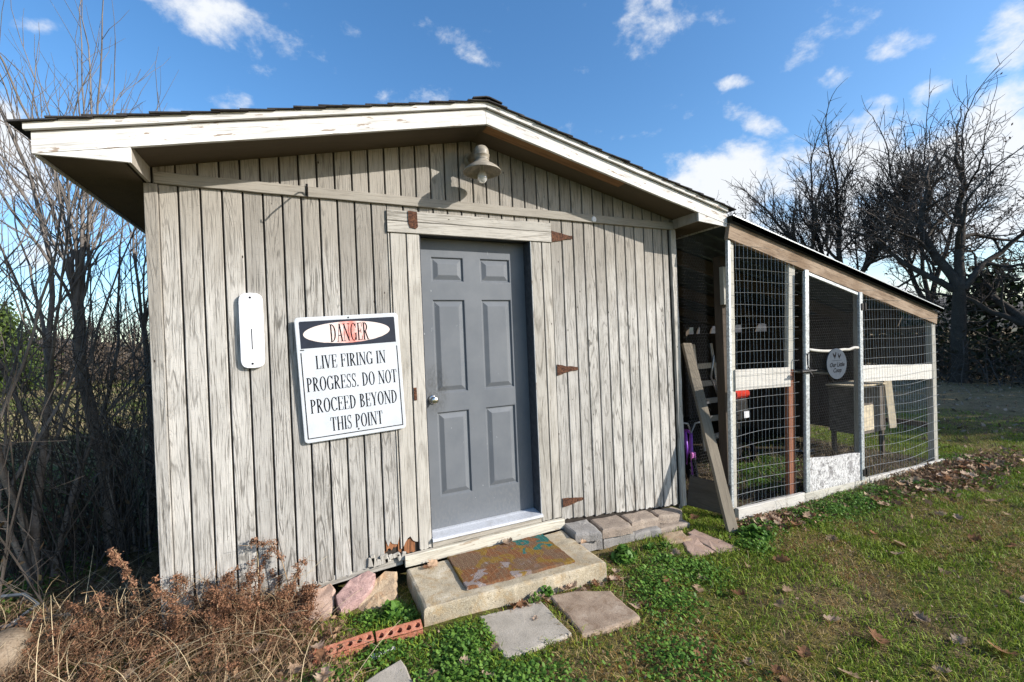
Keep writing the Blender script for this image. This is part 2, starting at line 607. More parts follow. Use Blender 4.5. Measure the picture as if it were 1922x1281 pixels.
M_lamp = plain('cream_lamp_enamel', (0.27, 0.24, 0.19), 0.45, var=0.2, scale=24, dirt=(0.22, 0.18, 0.13), dirt_scale=26, dirt_lo=0.52)

# ------------------------------------------------------------------ ground


def zg(x, y):
    """height of the ground"""
    x = np.asarray(x, float)
    y = np.asarray(y, float)
    b = -0.235 - 0.022 * np.clip(x - 1.3, -2.0, 3.4)
    b = b - 0.035 * np.clip((np.abs(x - 2) - 6) / 30.0, 0, 1)
    nz = (np.sin(x * 3.1 + 1.3 * np.sin(y * 2.3)) * np.sin(y * 2.7 + 0.7) * 0.010
          + np.sin(x * 8.3 + y * 3.1) * np.sin(y * 7.7 - x * 2.0) * 0.005)
    far = np.clip((np.hypot(x - 1, y + 1) - 14) / 60.0, 0, 1)
    return b + nz + far * 0.25 * np.sin(x * 0.09 + 1.0) * np.cos(y * 0.07)


def Z(x, y):
    return float(zg(x, y))


def grid_axis(a0, a1, fine0, fine1, step):
    c = list(np.arange(fine0, fine1, step))
    g, s = fine0, step
    lo = []
    while g > a0:
        s *= 1.18
        g -= s
        lo.append(g)
    g, s = c[-1], step
    hi = []
    while g < a1:
        s *= 1.18
        g += s
        hi.append(g)
    return np.array(lo[::-1] + c + hi)


m, t = mat('soil_and_thatch')
co = t.node('ShaderNodeTexCoord').outputs['Object']
b1 = t.noise(co, 0.9, 5.0, 0.62)
b2 = t.noise(co, 5.0, 5.0, 0.65)
b3 = t.noise(co, 70.0, 4.0, 0.7)
b4 = t.noise(t.scale(co, (240, 90, 90)), 1.0, 2.0, 0.6)
soil = t.mix(t.ramp(b3, 0.3, 0.7), (0.045, 0.033, 0.017), (0.13, 0.095, 0.05))
thatch = t.mix(t.ramp(b4, 0.4, 0.65), (0.11, 0.082, 0.034), (0.28, 0.21, 0.10))
green = t.mix(t.ramp(b3, 0.35, 0.65), (0.045, 0.064, 0.009), (0.12, 0.135, 0.02))
col = t.mix(t.ramp(b2, 0.42, 0.6), soil, thatch)
col = t.mix(t.math('MULTIPLY', t.ramp(b1, 0.40, 0.58), t.ramp(b2, 0.34, 0.56, 0.25, 0.95)), col, green)
spx = t.node('ShaderNodeSeparateXYZ')
t.put(spx.inputs[0], co)
def inside(o_, a_, b_, c_, d_):
    return t.math('MULTIPLY', t.ramp(o_, a_, b_), t.ramp(o_, d_, c_))


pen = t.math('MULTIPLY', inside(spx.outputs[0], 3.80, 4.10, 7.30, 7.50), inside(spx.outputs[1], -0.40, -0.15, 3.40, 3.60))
col = t.mix(t.math('MULTIPLY', pen, t.ramp(b2, 0.25, 0.5, 0.7, 1.0)), col, t.mix(t.ramp(b3, 0.3, 0.7), (0.028, 0.021, 0.015), (0.085, 0.064, 0.042)))  # litter floor of the coop, coloured darker to deepen the shade inside
under = t.math('MULTIPLY', t.ramp(spx.outputs[0], 9.0, 12.5), t.ramp(b2, 0.32, 0.55, 0.35, 0.95))
col = t.mix(under, col, t.mix(t.ramp(b3, 0.35, 0.65), (0.13, 0.09, 0.045), (0.34, 0.24, 0.13)))
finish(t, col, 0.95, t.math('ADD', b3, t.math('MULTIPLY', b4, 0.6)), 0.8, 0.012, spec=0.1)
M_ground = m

gx = grid_axis(-160, 190, -4.0, 9.0, 0.07)
gy = grid_axis(-60, 190, -3.2, 3.2, 0.07)
GX, GY = np.meshgrid(gx, gy)
GZ = zg(GX, GY)
nx, ny = len(gx), len(gy)
me = bpy.data.meshes.new('ground')
vv = np.stack([GX.ravel(), GY.ravel(), GZ.ravel()], 1)
ii = np.arange(nx * ny).reshape(ny, nx)
q = np.stack([ii[:-1, :-1], ii[:-1, 1:], ii[1:, 1:], ii[1:, :-1]], -1).reshape(-1, 4)
me.from_pydata(vv.tolist(), [], q.tolist())
me.materials.append(M_ground)
me.polygons.foreach_set('use_smooth', [True] * len(me.polygons))
tag(link('ground', me), kind='structure')

# a low wooded rise on the horizon
hb = MB()
hv, hf = [], []
N = 90
for i in range(N + 1):
    a = math.radians(-35 + 215 * i / N)
    h = 5.2 + 1.6 * math.sin(i * 0.31) + 1.0 * math.sin(i * 0.83 + 1)
    for r, z in ((118, -1.5), (132, h * 0.72), (150, h), (178, -2)):
        hv.append((0.8 + r * math.cos(a), -3 + r * math.sin(a), z))
for i in range(N):
    for k in range(3):
        hf.append((i * 4 + k, i * 4 + 4 + k, i * 4 + 5 + k, i * 4 + 1 + k))
hb.add(hv, hf)
M_hill = plain('far_bare_woodland', (0.10, 0.085, 0.07), 1.0, var=0.35, scale=0.5, dirt=(0.07, 0.075, 0.045), dirt_scale=0.12)
tag(obj('hill', hb, M_hill, smooth=True), kind='structure')

# ------------------------------------------------------------------ shed
SL = 0.2255                      # slope of the roof
RX, RZ = 1.862, 2.712            # ridge, lower edge of the barge board


def zf(x):
    return RZ - SL * abs(x - RX)


shed = thing('shed', 'weathered grey plank shed with low gabled roof and grey front door', 'shed', (1.86, 2.0, -0.25))

mb = MB()
mb.box(0.0, 1.462, 0.0145, 0.03, -0.13, 2.30, 0.001)
mb.box(2.305, 3.742, 0.0145, 0.03, -0.2, 2.30, 0.001)
mb.box(1.462, 2.305, 0.0145, 0.03, 2.046, 2.30, 0.001)
mb.prism([(0, 0.0145, 2.30), (3.74, 0.0145, 2.30), (3.74, 0.0145, 2.33), (RX, 0.0145, 2.76), (0, 0.0145, 2.33)], (0, 0.0155, 0))
obj('wall_backing', mb, M_dark, shed)
for nm, pts, off in (('side_wall', [(0.0, 0.031, -0.2), (0.0, 0.031, 2.30), (0.0, 4.3, 2.30), (0.0, 4.3, -0.2)], (0.04, 0, 0)),
                     ('side_wall', [(3.70, 0.031, -0.25), (3.70, 0.031, 2.30), (3.70, 4.3, 2.30), (3.70, 4.3, -0.25)], (0.04, 0, 0)),
                     ('rear_wall', [(0, 4.301, -0.2), (3.74, 4.301, -0.2), (3.74, 4.301, 2.34), (RX, 4.301, 2.76), (0, 4.301, 2.34)], (0, 0.04, 0))):
    obj(nm, MB().prism(pts, off), M_siding, shed)
# door recess: side returns so that no daylight shows behind the planks
mb = MB()
mb.box(1.43, 1.461, 0.031, 0.16, -0.1, 2.08)
mb.box(2.306, 2.34, 0.031, 0.16, -0.1, 2.08)
mb.box(1.43, 2.34, 0.15, 0.17, -0.1, 2.1)
mb.box(1.462, 2.305, 0.031, 0.149, 2.047, 2.08)
mb.box(1.462, 2.305, 0.02, 0.149, -0.1, -0.02)
obj('door_recess', mb, M_jamb, shed)


def plank(x0, x1, z0, z1, rot_bottom=0.0, m=None, y0=0.0, y1=0.0125, tops=None, name='plank', label=None):
    """vertical siding plank with chamfered edges and a worn, uneven foot"""
    xc = (x0 + x1) / 2
    c = 0.003
    h = (x1 - x0) / 2
    n = 7
    foot = []
    for i in range(n):
        x = -h + 2 * h * i / (n - 1)
        foot.append((x, z0 + (random.uniform(-0.2, 1.0) * rot_bottom)))
    t0, t1 = (z1, z1) if tops is None else tops
    top = [(h, t1), (-h, t0)]
    outl = foot + top
    k = len(outl)
    vs, fs = [], []
    for (x, z) in outl:
        xi = max(-h + c, min(h - c, x))
        vs += [(xi, y0, z), (x, y0 + c, z), (x, y1, z)]
    for i in range(k):
        j = (i + 1) % k
        for s in (0, 1):
            fs.append((i * 3 + s, i * 3 + s + 1, j * 3 + s + 1, j * 3 + s))
    fs.append(tuple(i * 3 for i in range(k)))
    mbp = MB()
    mbp.add(vs, fs)
    o = obj(name, mbp, m or M_siding, shed, Matrix.Translation((xc, 0, 0)))
    if label:
        o['label'] = label
    return o


G_ = 0.0048                      # half a groove
# left field
edges = [0.060 - G_] + [0.1452 + 0.1016 * i for i in range(11)] + [1.2555 + G_]
for i in range(len(edges) - 1):
    x0, x1 = edges[i] + G_, edges[i + 1] - G_
    zb = -0.118 + (0.012 if i > 8 else 0)
    rb = 0.012
    if i == 11:
        zb, rb = 0.02, 0.06
    if i == 10:
        zb, rb = -0.085, 0.03
    plank(x0, x1, zb, 2.2235, rb)
# right field
edges = [2.478 - G_] + [2.5793 + 0.1016 * i for i in range(11)] + [3.660 + G_]
for i in range(len(edges) - 1):
    zb = -0.09 - 0.0095 * i
    plank(edges[i] + G_, edges[i + 1] - G_, zb, 2.2235, 0.01)
# thin strips over the door, under the long board
edges = [1.2555 - G_ + 0.004] + [1.2628 + 0.1016 * i for i in range(1, 12)] + [2.478 + G_ - 0.004]
for i in range(len(edges) - 1):
    plank(edges[i] + G_, edges[i + 1] - G_, 2.19, 2.2235, 0.0)
# gable
edges = [0.036 - G_] + [0.136 + 0.1016 * i for i in range(36)] + [3.72 + G_]
edges = sorted(e for e in edges if e < 3.70) + [3.72 + G_]
for i in range(len(edges) - 1):
    x0, x1 = edges[i] + G_, edges[i + 1] - G_
    if x1 - x0 < 0.01:
        continue
    a, b = zf(x0) + 0.03, zf(x1) + 0.03
    plank(x0, x1, 2.2265, 0, 0.0, tops=(a, b))
# corner boards
mb = MB()
bar('corner_board', (0.0285, -0.003, -0.15), (0.0285, -0.003, 2.2235), 0.059, 0.024, M_siding, shed)
bar('corner_board', (3.714, -0.002, -0.21), (3.714, -0.002, 2.2235), 0.056, 0.028, M_oldboard, shed, rough=0.003)
# long board under the gable
bar('trim_board', (0.047, -0.010, 2.2565), (3.712, -0.010, 2.2495), 0.062, 0.020, M_trim, shed, rough=0.0015)
# the old door-surround boards
plank(1.2575, 1.2675, -0.02, 2.040, 0.0, M_oldboard, -0.006, 0.012)
plank(1.2745, 1.3725, -0.0, 2.040, 0.05, M_oldboard, -0.006, 0.012)
plank(1.3805, 1.4635, -0.062, 2.040, 0.012, M_oldboard, -0.006, 0.012)
plank(2.3045, 2.3905, -0.06, 2.040, 0.004, M_oldboard, -0.006, 0.012)
plank(2.3985, 2.4725, -0.06, 2.040, 0.01, M_oldboard, -0.006, 0.012)
bar('head_board', (1.2575, -0.004, 2.0805), (2.4765, -0.004, 2.0785), 0.074, 0.026, M_oldboard, shed, rough=0.001)
bar('head_board', (1.2575, -0.003, 2.1555), (2.4765, -0.003, 2.1535), 0.068, 0.024, M_oldboard, shed, rough=0.001)
# rotten foot of the planks left of the door
for (x0, x1, z0, z1, y0, mm) in ((1.167, 1.236, -0.02, 0.115, 0.004, M_rot), (1.241, 1.262, -0.05, 0.08, 0.004, M_rot),
                                 (1.279, 1.352, -0.065, 0.03, 0.002, M_rot), (1.08, 1.16, -0.075, -0.03, 0.0025, M_rot)):
    plank(x0, x1, z0, z1, 0.02, mm, y0, 0.0135, tops=(z1 + random.uniform(-.02, .02), z1 + random.uniform(-.02, .02)),
          name='rotten_plank_end', label='crumbling red-brown rotten plank end')
mb = MB()
for k in range(9):
    x = 1.05 + 0.026 * k
    mb.box(x, x + random.uniform(0.02, 0.05), -0.016, 0.0, -0.10 + random.uniform(0, 0.03), -0.055 + random.uniform(-0.01, 0.04), 0.004,
           M=Matrix.Translation((x, 0, -0.07)) @ Matrix.Rotation(random.uniform(-.3, .3), 4, 'Y') @ Matrix.Translation((-x, 0, 0.07)))
obj('splintered_sill', mb, M_oldboard, shed)
bar('sill_plate', (0.58, 0.022, -0.135), (1.27, 0.022, -0.105), 0.05, 0.03, M_oldboard, shed, rough=0.004)

# rusty strap hinges left from an older door
for (x, z, l, h) in ((2.484, 2.083, 0.185, 0.078), (2.486, 1.058, 0.187, 0.074), (2.488, 0.038, 0.19, 0.064)):
    pts = []
    for i in range(9):
        f = i / 8
        pts.append((x + l * f, -0.009, z + 0.010 + h * 0.5 * (1 - 0.8 * f) + random.uniform(-.003, .003)))
    for i in range(9):
        f = 1 - i / 8
        pts.append((x + l * f, -0.009, z + 0.004 - h * 0.5 * (1 - 0.85 * f) + random.uniform(-.004, .004)))
    mb = MB().prism(pts, (0, 0.0035, 0))
    for f in (0.12, 0.4, 0.7):
        mb.lathe([(0.0, -0.006), (0.006, -0.005), (0.008, 0)], (x + l * f, -0.009, z + 0.006), 8, 0, Matrix.Rotation(math.radians(-90), 4, 'X') @ Matrix.Scale(-1, 4, (0, 0, 1)))
    obj('strap_hinge', mb, M_rust, shed)
mb = MB()
mb.prism([(1.394, -0.022, 2.19), (1.452, -0.022, 2.186), (1.455, -0.022, 2.085), (1.440, -0.022, 2.072), (1.402, -0.022, 2.08), (1.392, -0.022, 2.11)], (0, 0.005, 0))
obj('hinge_leaf', mb, M_rust, shed)
mb = MB().box(1.383, 1.404, -0.011, -0.006, 0.935, 1.02, 0.002)
obj('latch_plate', mb, M_rust, shed)

# ------------------------------------------------------------------ the door
DY = 0.100
cols = ((1.560, 1.805), (1.925, 2.173))
rows = ((0.222, 0.826), (0.950, 1.618), (1.737, 1.920))
DX0, DX1, DZ0, DZ1 = 1.474, 2.291, 0.014, 2.044
xs = [DX0, cols[0][0], cols[0][1], cols[1][0], cols[1][1], DX1]
zs = [DZ0, rows[0][0], rows[0][1], rows[1][0], rows[1][1], rows[2][0], rows[2][1], DZ1]
mb = MB()
for i in range(5):
    for j in range(7):
        if i in (1, 3) and j in (1, 3, 5):
            continue
        mb.add([(xs[i], DY, zs[j]), (xs[i + 1], DY, zs[j]), (xs[i + 1], DY, zs[j + 1]), (xs[i], DY, zs[j + 1])], [(0, 1, 2, 3)])
mb.add([(DX0, DY, DZ0), (DX1, DY, DZ0), (DX1, DY, DZ1), (DX0, DY, DZ1), (DX0, DY + .04, DZ0), (DX1, DY + .04, DZ0), (DX1, DY + .04, DZ1), (DX0, DY + .04, DZ1)],
       [(1, 0, 4, 5), (2, 1, 5, 6), (3, 2, 6, 7), (0, 3, 7, 4), (7, 6, 5, 4)])
door = obj('door', mb, M_door, shed)
door['label'] = 'dark grey six-panel front door with round knob'
for (a, b) in cols:
    for (c, d) in rows:
        mb = MB()
        rings = [(0.0, DY), (0.006, DY + 0.0005), (0.014, DY + 0.013), (0.020, DY + 0.013), (0.050, DY - 0.001), (0.053, DY - 0.0015)]
        vs, fs = [], []
        for (o, y) in rings:
            vs += [(a + o, y, c + o), (b - o, y, c + o), (b - o, y, d - o), (a + o, y, d - o)]
        for r in range(len(rings) - 1):
            for k in range(4):
                l = (k + 1) % 4
                fs.append((r * 4 + k, r * 4 + l, r * 4 + 4 + l, r * 4 + 4 + k))
        e = (len(rings) - 1) * 4
        fs.append((e, e + 1, e + 2, e + 3))
        mb.add(vs, fs)
        obj('panel', mb, M_door, door)
RX90 = Matrix.Rotation(math.radians(90), 4, 'X')
mb = MB().lathe([(0, 0), (0.032, 0.001), (0.033, 0.006), (0.024, 0.010), (0.013, 0.013), (0.012, 0.030), (0.020, 0.036), (0.027, 0.046),
                 (0.028, 0.056), (0.024, 0.064), (0.014, 0.068), (0.0, 0.069)], (1.537, DY, 0.917), 24, 0, RX90)
obj('knob', mb, M_steel, door, smooth=True)
# jambs
mb = MB().box(2.2935, 2.3035, 0.0, 0.149, -0.02, 2.046, 0.002)
obj('door_jamb', mb, M_jamb, shed)
mb = MB().box(1.4645, 1.4720, 0.003, 0.149, -0.02, 2.046, 0.002)
obj('door_jamb', mb, M_jamb, shed)
bar('jamb_edge', (2.3000, -0.0055, -0.03), (2.3000, -0.0055, 2.04), 0.0055, 0.010, M_white, shed)
# threshold
mb = MB()
mb.prism([(1.4725, DY + 0.03, -0.019), (1.4725, -0.028, -0.019), (1.4725, -0.032, -0.014), (1.4725, -0.030, 0.001), (1.4725, -0.02, 0.0035),
          (1.4725, 0.06, 0.009), (1.4725, 0.075, 0.013), (1.4725, DY + 0.03, 0.0135)], (0.8195, 0, 0))
mb.prism([(1.4665, -0.0075, -0.019), (1.4665, -0.028, -0.019), (1.4665, -0.032, -0.014), (1.4665, -0.030, 0.001), (1.4665, -0.02, 0.0035), (1.4665, -0.0075, 0.0043)], (0.006, 0, 0))
mb.prism([(2.292, -0.0115, -0.019), (2.292, -0.028, -0.019), (2.292, -0.032, -0.014), (2.292, -0.030, 0.001), (2.292, -0.02, 0.0035), (2.292, -0.0115, 0.0043)], (0.010, 0, 0))
obj('threshold', mb, M_alu, shed)
bar('sill_riser', (1.466, -0.001, -0.0395), (2.296, -0.001, -0.0395), 0.038, 0.026, M_trim, shed)
M_cream = wood('cream_base_board', (0.55, 0.515, 0.43), (0.45, 0.42, 0.345), (0.20, 0.17, 0.13), lines=8, line_amt=0.5, peel=(0.33, 0.27, 0.20))
bar('base_board', (1.279, -0.021, -0.0985), (2.478, -0.021, -0.0995), 0.074, 0.040, M_cream, shed, rough=0.002, c=0.006)

# ------------------------------------------------------------------ roof of the shed
YF, YB = -0.30, 4.36


def on_roof(x, dz=0.0):
    return zf(x) + dz


for sgn, xe in ((-1, -0.316), (1, 4.042)):
    c = sgn
    # roof deck
    mb = MB()
    mb.prism([(RX, YF + 0.004, on_roof(RX, 0.098)), (xe, YF + 0.004, on_roof(xe, 0.098)), (xe, YF + 0.004, on_roof(xe, 0.125)), (RX, YF + 0.004, on_roof(RX, 0.125))], (0, YB - YF, 0))
    obj('roof_deck', mb, M_stainwood, shed)
    # barge board and the slimmer board above it, grain along the slope
    for nm, a, b, y0, y1, xo in (('barge_board', 0.0, 0.0945, YF, YF + 0.020, 0.0), ('rake_trim', 0.0985, 0.1345, YF - 0.022, YF + 0.0, 0.018 if sgn < 0 else -0.008)):
        x2 = xe + sgn * xo
        g = 0.0012 * sgn
        n = 14
        lo, hi = [], []
        for i in range(n + 1):
            x = RX + g + (x2 - RX - g) * i / n
            j = random.uniform(-0.0012, 0.0012)
            lo.append((x, y0, on_roof(x, a + j)))
            hi.append((x, y0, on_roof(x, b + j * 0.3)))
        M = frame((RX, y0, on_roof(RX, a)), (xe, y0, on_roof(xe, a)), (0, -1, 0))
        obj(nm, MB().prism(lo + hi[::-1], (0, y1 - y0, 0)), M_white, shed, M, world_coords=True)
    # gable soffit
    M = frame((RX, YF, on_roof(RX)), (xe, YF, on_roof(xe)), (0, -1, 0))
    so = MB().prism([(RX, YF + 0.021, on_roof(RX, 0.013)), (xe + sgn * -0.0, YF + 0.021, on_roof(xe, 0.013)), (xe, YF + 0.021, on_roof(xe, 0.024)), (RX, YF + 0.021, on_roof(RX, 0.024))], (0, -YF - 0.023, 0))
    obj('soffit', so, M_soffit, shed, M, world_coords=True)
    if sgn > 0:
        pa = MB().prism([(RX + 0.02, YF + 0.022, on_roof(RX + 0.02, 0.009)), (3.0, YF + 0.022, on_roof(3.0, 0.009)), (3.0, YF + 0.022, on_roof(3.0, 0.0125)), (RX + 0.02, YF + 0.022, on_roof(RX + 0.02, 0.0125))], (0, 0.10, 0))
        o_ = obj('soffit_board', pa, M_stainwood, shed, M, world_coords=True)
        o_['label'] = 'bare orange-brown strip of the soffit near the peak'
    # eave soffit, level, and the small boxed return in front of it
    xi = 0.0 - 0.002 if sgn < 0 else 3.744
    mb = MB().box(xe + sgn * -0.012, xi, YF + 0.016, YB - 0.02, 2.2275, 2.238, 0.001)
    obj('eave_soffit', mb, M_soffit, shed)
    mb = MB().box(xe, xe + sgn * -0.011, YF + 0.021, YB, 2.214, on_roof(xe, 0.094), 0.002)
    obj('eave_board', mb, M_white, shed)
    xb = 0.030 if sgn < 0 else 3.716
    tri = [(xe, YF + 0.003, on_roof(xe, -0.001)), (xb, YF + 0.003, on_roof(xb, -0.001))]
    tri += [(xb, YF + 0.003, 2.2255), (xe * 0.5 + xb * 0.5, YF + 0.003, 2.2245)]
    if sgn > 0:
        tri = [(xe, YF + 0.003, on_roof(xe, -0.001)), (xb, YF + 0.003, on_roof(xb, -0.001)), (xb, YF + 0.003, 2.224), (xe, YF + 0.003, 2.198)]
    M2 = frame((xb, YF, 2.2255), (xe, YF, 2.2255), (0, -1, 0))
    obj('eave_return_face', MB().prism(tri, (0, 0.014, 0)), M_white, shed, M2, world_coords=True)
    x3 = xb - sgn * 0.0
    mb = MB().box(x3, x3 + sgn * 0.016, YF + 0.0175, -0.002, 2.225, on_roof(xb, 0.012), 0.001)
    obj('eave_return_side', mb, M_trim, shed)
    # shingle courses: each overlaps the one below
    L = math.hypot(xe - RX, on_roof(xe) - RZ)
    ca, sa = (xe - RX) / L, (on_roof(xe) - RZ) / L
    nrm = Vector((-sa * sgn, 0, abs(ca)))
    n = int((L + 0.07) / 0.127)
    for i in range(n + 1):
        s1 = L + 0.062 - i * 0.127
        s0 = max(0.0, s1 - 0.165)
        base = Vector((RX, 0, on_roof(RX, 0.128)))
        dirr = Vector((ca, 0, sa))
        lift = 0.007 + random.uniform(-0.001, 0.002)
        a = base + dirr * s0 + nrm * 0.001
        b = base + dirr * s1 + nrm * lift
        yf = YF - 0.036 - random.uniform(0, 0.010)
        droop = 0.010 if i == 0 else 0.0
        vs = []
        for (p, th) in ((a, 0.004), (b - Vector((0, 0, droop)), 0.007 + random.uniform(0, .002))):
            for y in (yf, YF + 0.32, YB + 0.03):
                vs.append((p.x, y, p.z))
                vs.append((p.x, y, p.z + th))
        mb = MB()
        mb.add(vs, [(0, 2, 8, 6), (2, 4, 10, 8), (1, 7, 9, 3), (3, 9, 11, 5), (0, 1, 3, 2), (2, 3, 5, 4), (6, 8, 9, 7), (8, 10, 11, 9), (0, 6, 7, 1), (4, 5, 11, 10)])
        obj('shingle', mb, M_shingle, shed)
# ridge caps
y = YF - 0.045
for k in range(24):
    mb = MB()
    z0 = on_roof(RX, 0.1385)
    lf = 0.012
    pts = []
    for (dx, dz) in ((-0.10, -0.10 * SL + 0.0), (-0.012, -0.001), (0.012, -0.001), (0.10, -0.10 * SL + 0.0)):
        for yy, l in ((y, lf), (y + 0.3, 0.001)):
            pts.append((RX + dx, yy, z0 + dz + l))
            pts.append((RX + dx, yy, z0 + dz + l + 0.007))
    fs = []
    for i in range(3):
        o = i * 4
        fs += [(o + 1, o + 5, o + 7, o + 3), (o, o + 2, o + 6, o + 4), (o, o + 4, o + 5, o + 1)]
    fs += [(0, 1, 3, 2), (12, 14, 15, 13)]
    mb.add(pts, fs)
    obj('ridge_cap', mb, M_shingle, shed)
    y += 0.19
    if y > YB - 0.1:
        break

# ------------------------------------------------------------------ things fixed to the shed front
lamp = thing('wall_lamp', 'cream barn lamp with flared shade and bare bulb under the gable', 'lamp', (1.857, 0.0, 2.52))
LC = (1.857, -0.205, 0.0)
mb = MB().lathe([(0.048, 2.512), (0.050, 2.500), (0.062, 2.488), (0.088, 2.472), (0.110, 2.456), (0.124, 2.440), (0.128, 2.432), (0.126, 2.431),
                 (0.121, 2.440), (0.107, 2.453), (0.085, 2.468), (0.060, 2.482), (0.044, 2.492), (0.030, 2.497)], LC, 40)
obj('shade', mb, M_lamp, lamp, smooth=True)
mb = MB().lathe([(0.050, 2.512), (0.050, 2.536), (0.053, 2.538), (0.053, 2.546), (0.049, 2.548)], LC, 28)
obj('collar', mb, M_lamp, lamp, smooth=True)
path = [(1.857, -0.205, 2.540), (1.857, -0.203, 2.560), (1.857, -0.192, 2.578), (1.857, -0.172, 2.588), (1.857, -0.10, 2.590), (1.857, -0.003, 2.590)]
mb = MB().tube(path, [0.049, 0.047, 0.041, 0.036, 0.031, 0.031], 18)
mb.lathe([(0.049, 2.545), (0.050, 2.565), (0.045, 2.585), (0.034, 2.600), (0.018, 2.608), (0.0, 2.610)], LC, 24)
mb.lathe([(0.0, 0.018), (0.05, 0.016), (0.056, 0.0)], (1.857, -0.0005, 2.590), 20, 0, RX90)
obj('elbow', mb, M_lamp, lamp, smooth=True)
m, t = mat('lamp_glass')
finish(t, (0.80, 0.80, 0.78), 0.12, spec=0.5)
t.p.inputs['Transmission Weight'].default_value = 0.55
M_bulb = m
mb = MB().lathe([(0.0155, 2.496), (0.0155, 2.452), (0.018, 2.440), (0.026, 2.425), (0.0315, 2.408), (0.0325, 2.394), (0.029, 2.379), (0.020, 2.367), (0.008, 2.3615), (0.0, 2.361)], LC, 22)
obj('bulb', mb, M_bulb, lamp, smooth=True)

hook = thing('plant_hook', 'black iron plant hook jutting from the long board under the gable', 'hook', (0.790, -0.02, 2.255))
mb = MB().box(0.783, 0.797, -0.0255, -0.0205, 2.222, 2.300, 0.0015)
obj('plate', mb, M_iron, hook)
path = [(0.790, -0.026, 2.232), (0.790, -0.045, 2.262), (0.790, -0.062, 2.272), (0.790, -0.085, 2.268), (0.790, -0.13, 2.250), (0.790, -0.175, 2.232), (0.790, -0.203, 2.212),
        (0.790, -0.216, 2.206), (0.790, -0.226, 2.214), (0.790, -0.226, 2.228)]
obj('arm', MB().tube(path, [0.0045] * 7 + [0.0042, 0.004, 0.003], 8), M_iron, hook, smooth=True)

mb = MB().lathe([(0.0, 0.005), (0.003, 0.0052), (0.0035, 0.004), (0.020, 0.0035), (0.0225, 0.001), (0.0225, 0.0)], (2.874, -0.0205, 2.2462), 20, 0, RX90)
tag(obj('round_disc', mb, M_plastic, smooth=False), 'small round white disc nailed to the board under the right eave', 'disc')

# thermometer body
th = thing('thermometer_plaque', 'long white plastic wall plaque with rounded ends and black centre slit', 'wall plaque', (0.471, 0.0, 1.424))
mb = MB()
out, inn = [], []
W2, H2 = 0.0605, 0.2165
prof = []
for i in range(11):
    a = math.pi * i / 10
    prof.append((W2 * math.copysign(abs(math.cos(a)) ** 0.62, math.cos(a)), H2 - 0.052 + 0.052 * math.sin(a) ** 0.8))
prof = prof + [(-x, -z) for (x, z) in prof]
k = len(prof)
vs, fs = [], []
for (s, y) in ((1.0, -0.0005), (1.0, -0.021), (0.985, -0.025), (0.955, -0.0275)):
    for (x, z) in prof:
        vs.append((0.471 + x * s, y, 1.424 + z * (1 - (1 - s) * 0.28)))
for r in range(3):
    for i in range(k):
        j = (i + 1) % k
        fs.append((r * k + i, r * k + k + i, r * k + k + j, r * k + j))
fs.append(tuple(range(3 * k, 4 * k))[::-1])
mb.add(vs, fs)
obj('body', mb, M_plastic, th)
mb = MB().box(0.4686, 0.4732, -0.0285, -0.0265, 1.3165, 1.4335, 0.0003)
obj('slit', mb, M_black, th)
for z in (1.613, 1.234):
    mb = MB().lathe([(0, 0.0022), (0.0055, 0.002), (0.0065, 0.0)], (0.469, -0.0272, z), 10, 0, RX90)
    obj('screw', mb, M_black, th)

# ------------------------------------------------------------------ serif lettering built from strokes
TK, TN, SF = 0.135, 0.045, 0.030


class Glyphs:
    def __init__(s):
        s.q = []

    def st(s, x0, y0, x1, y1, w):
        s.q.append([(x0 - w / 2, y0), (x0 + w / 2, y0), (x1 + w / 2, y1), (x1 - w / 2, y1)])

    def hb(s, x0, x1, y, th=SF):
        s.q.append([(x0, y - th / 2), (x1, y - th / 2), (x1, y + th / 2), (x0, y + th / 2)])

    def arc(s, cx, cy, rx, ry, a0, a1, wx, wy, n=18):
        for i in range(n):
            a, b = math.radians(a0 + (a1 - a0) * i / n), math.radians(a0 + (a1 - a0) * (i + 1) / n)
            s.q.append([(cx + rx * math.cos(a), cy + ry * math.sin(a)), (cx + rx * math.cos(b), cy + ry * math.sin(b)),
                        (cx + (rx - wx) * math.cos(b), cy + (ry - wy) * math.sin(b)), (cx + (rx - wx) * math.cos(a), cy + (ry - wy) * math.sin(a))])

    def foot(s, x, y, w=0.26):
        s.hb(x - w / 2, x + w / 2, y + (SF / 2 if y < 0.5 else -SF / 2))

    def stem(s, x, w=TK, y0=0.0, y1=1.0, f0=True, f1=True):
        s.st(x, y0, x, y1, w)
        if f0:
            s.foot(x, y0)
        if f1:
            s.foot(x, y1)


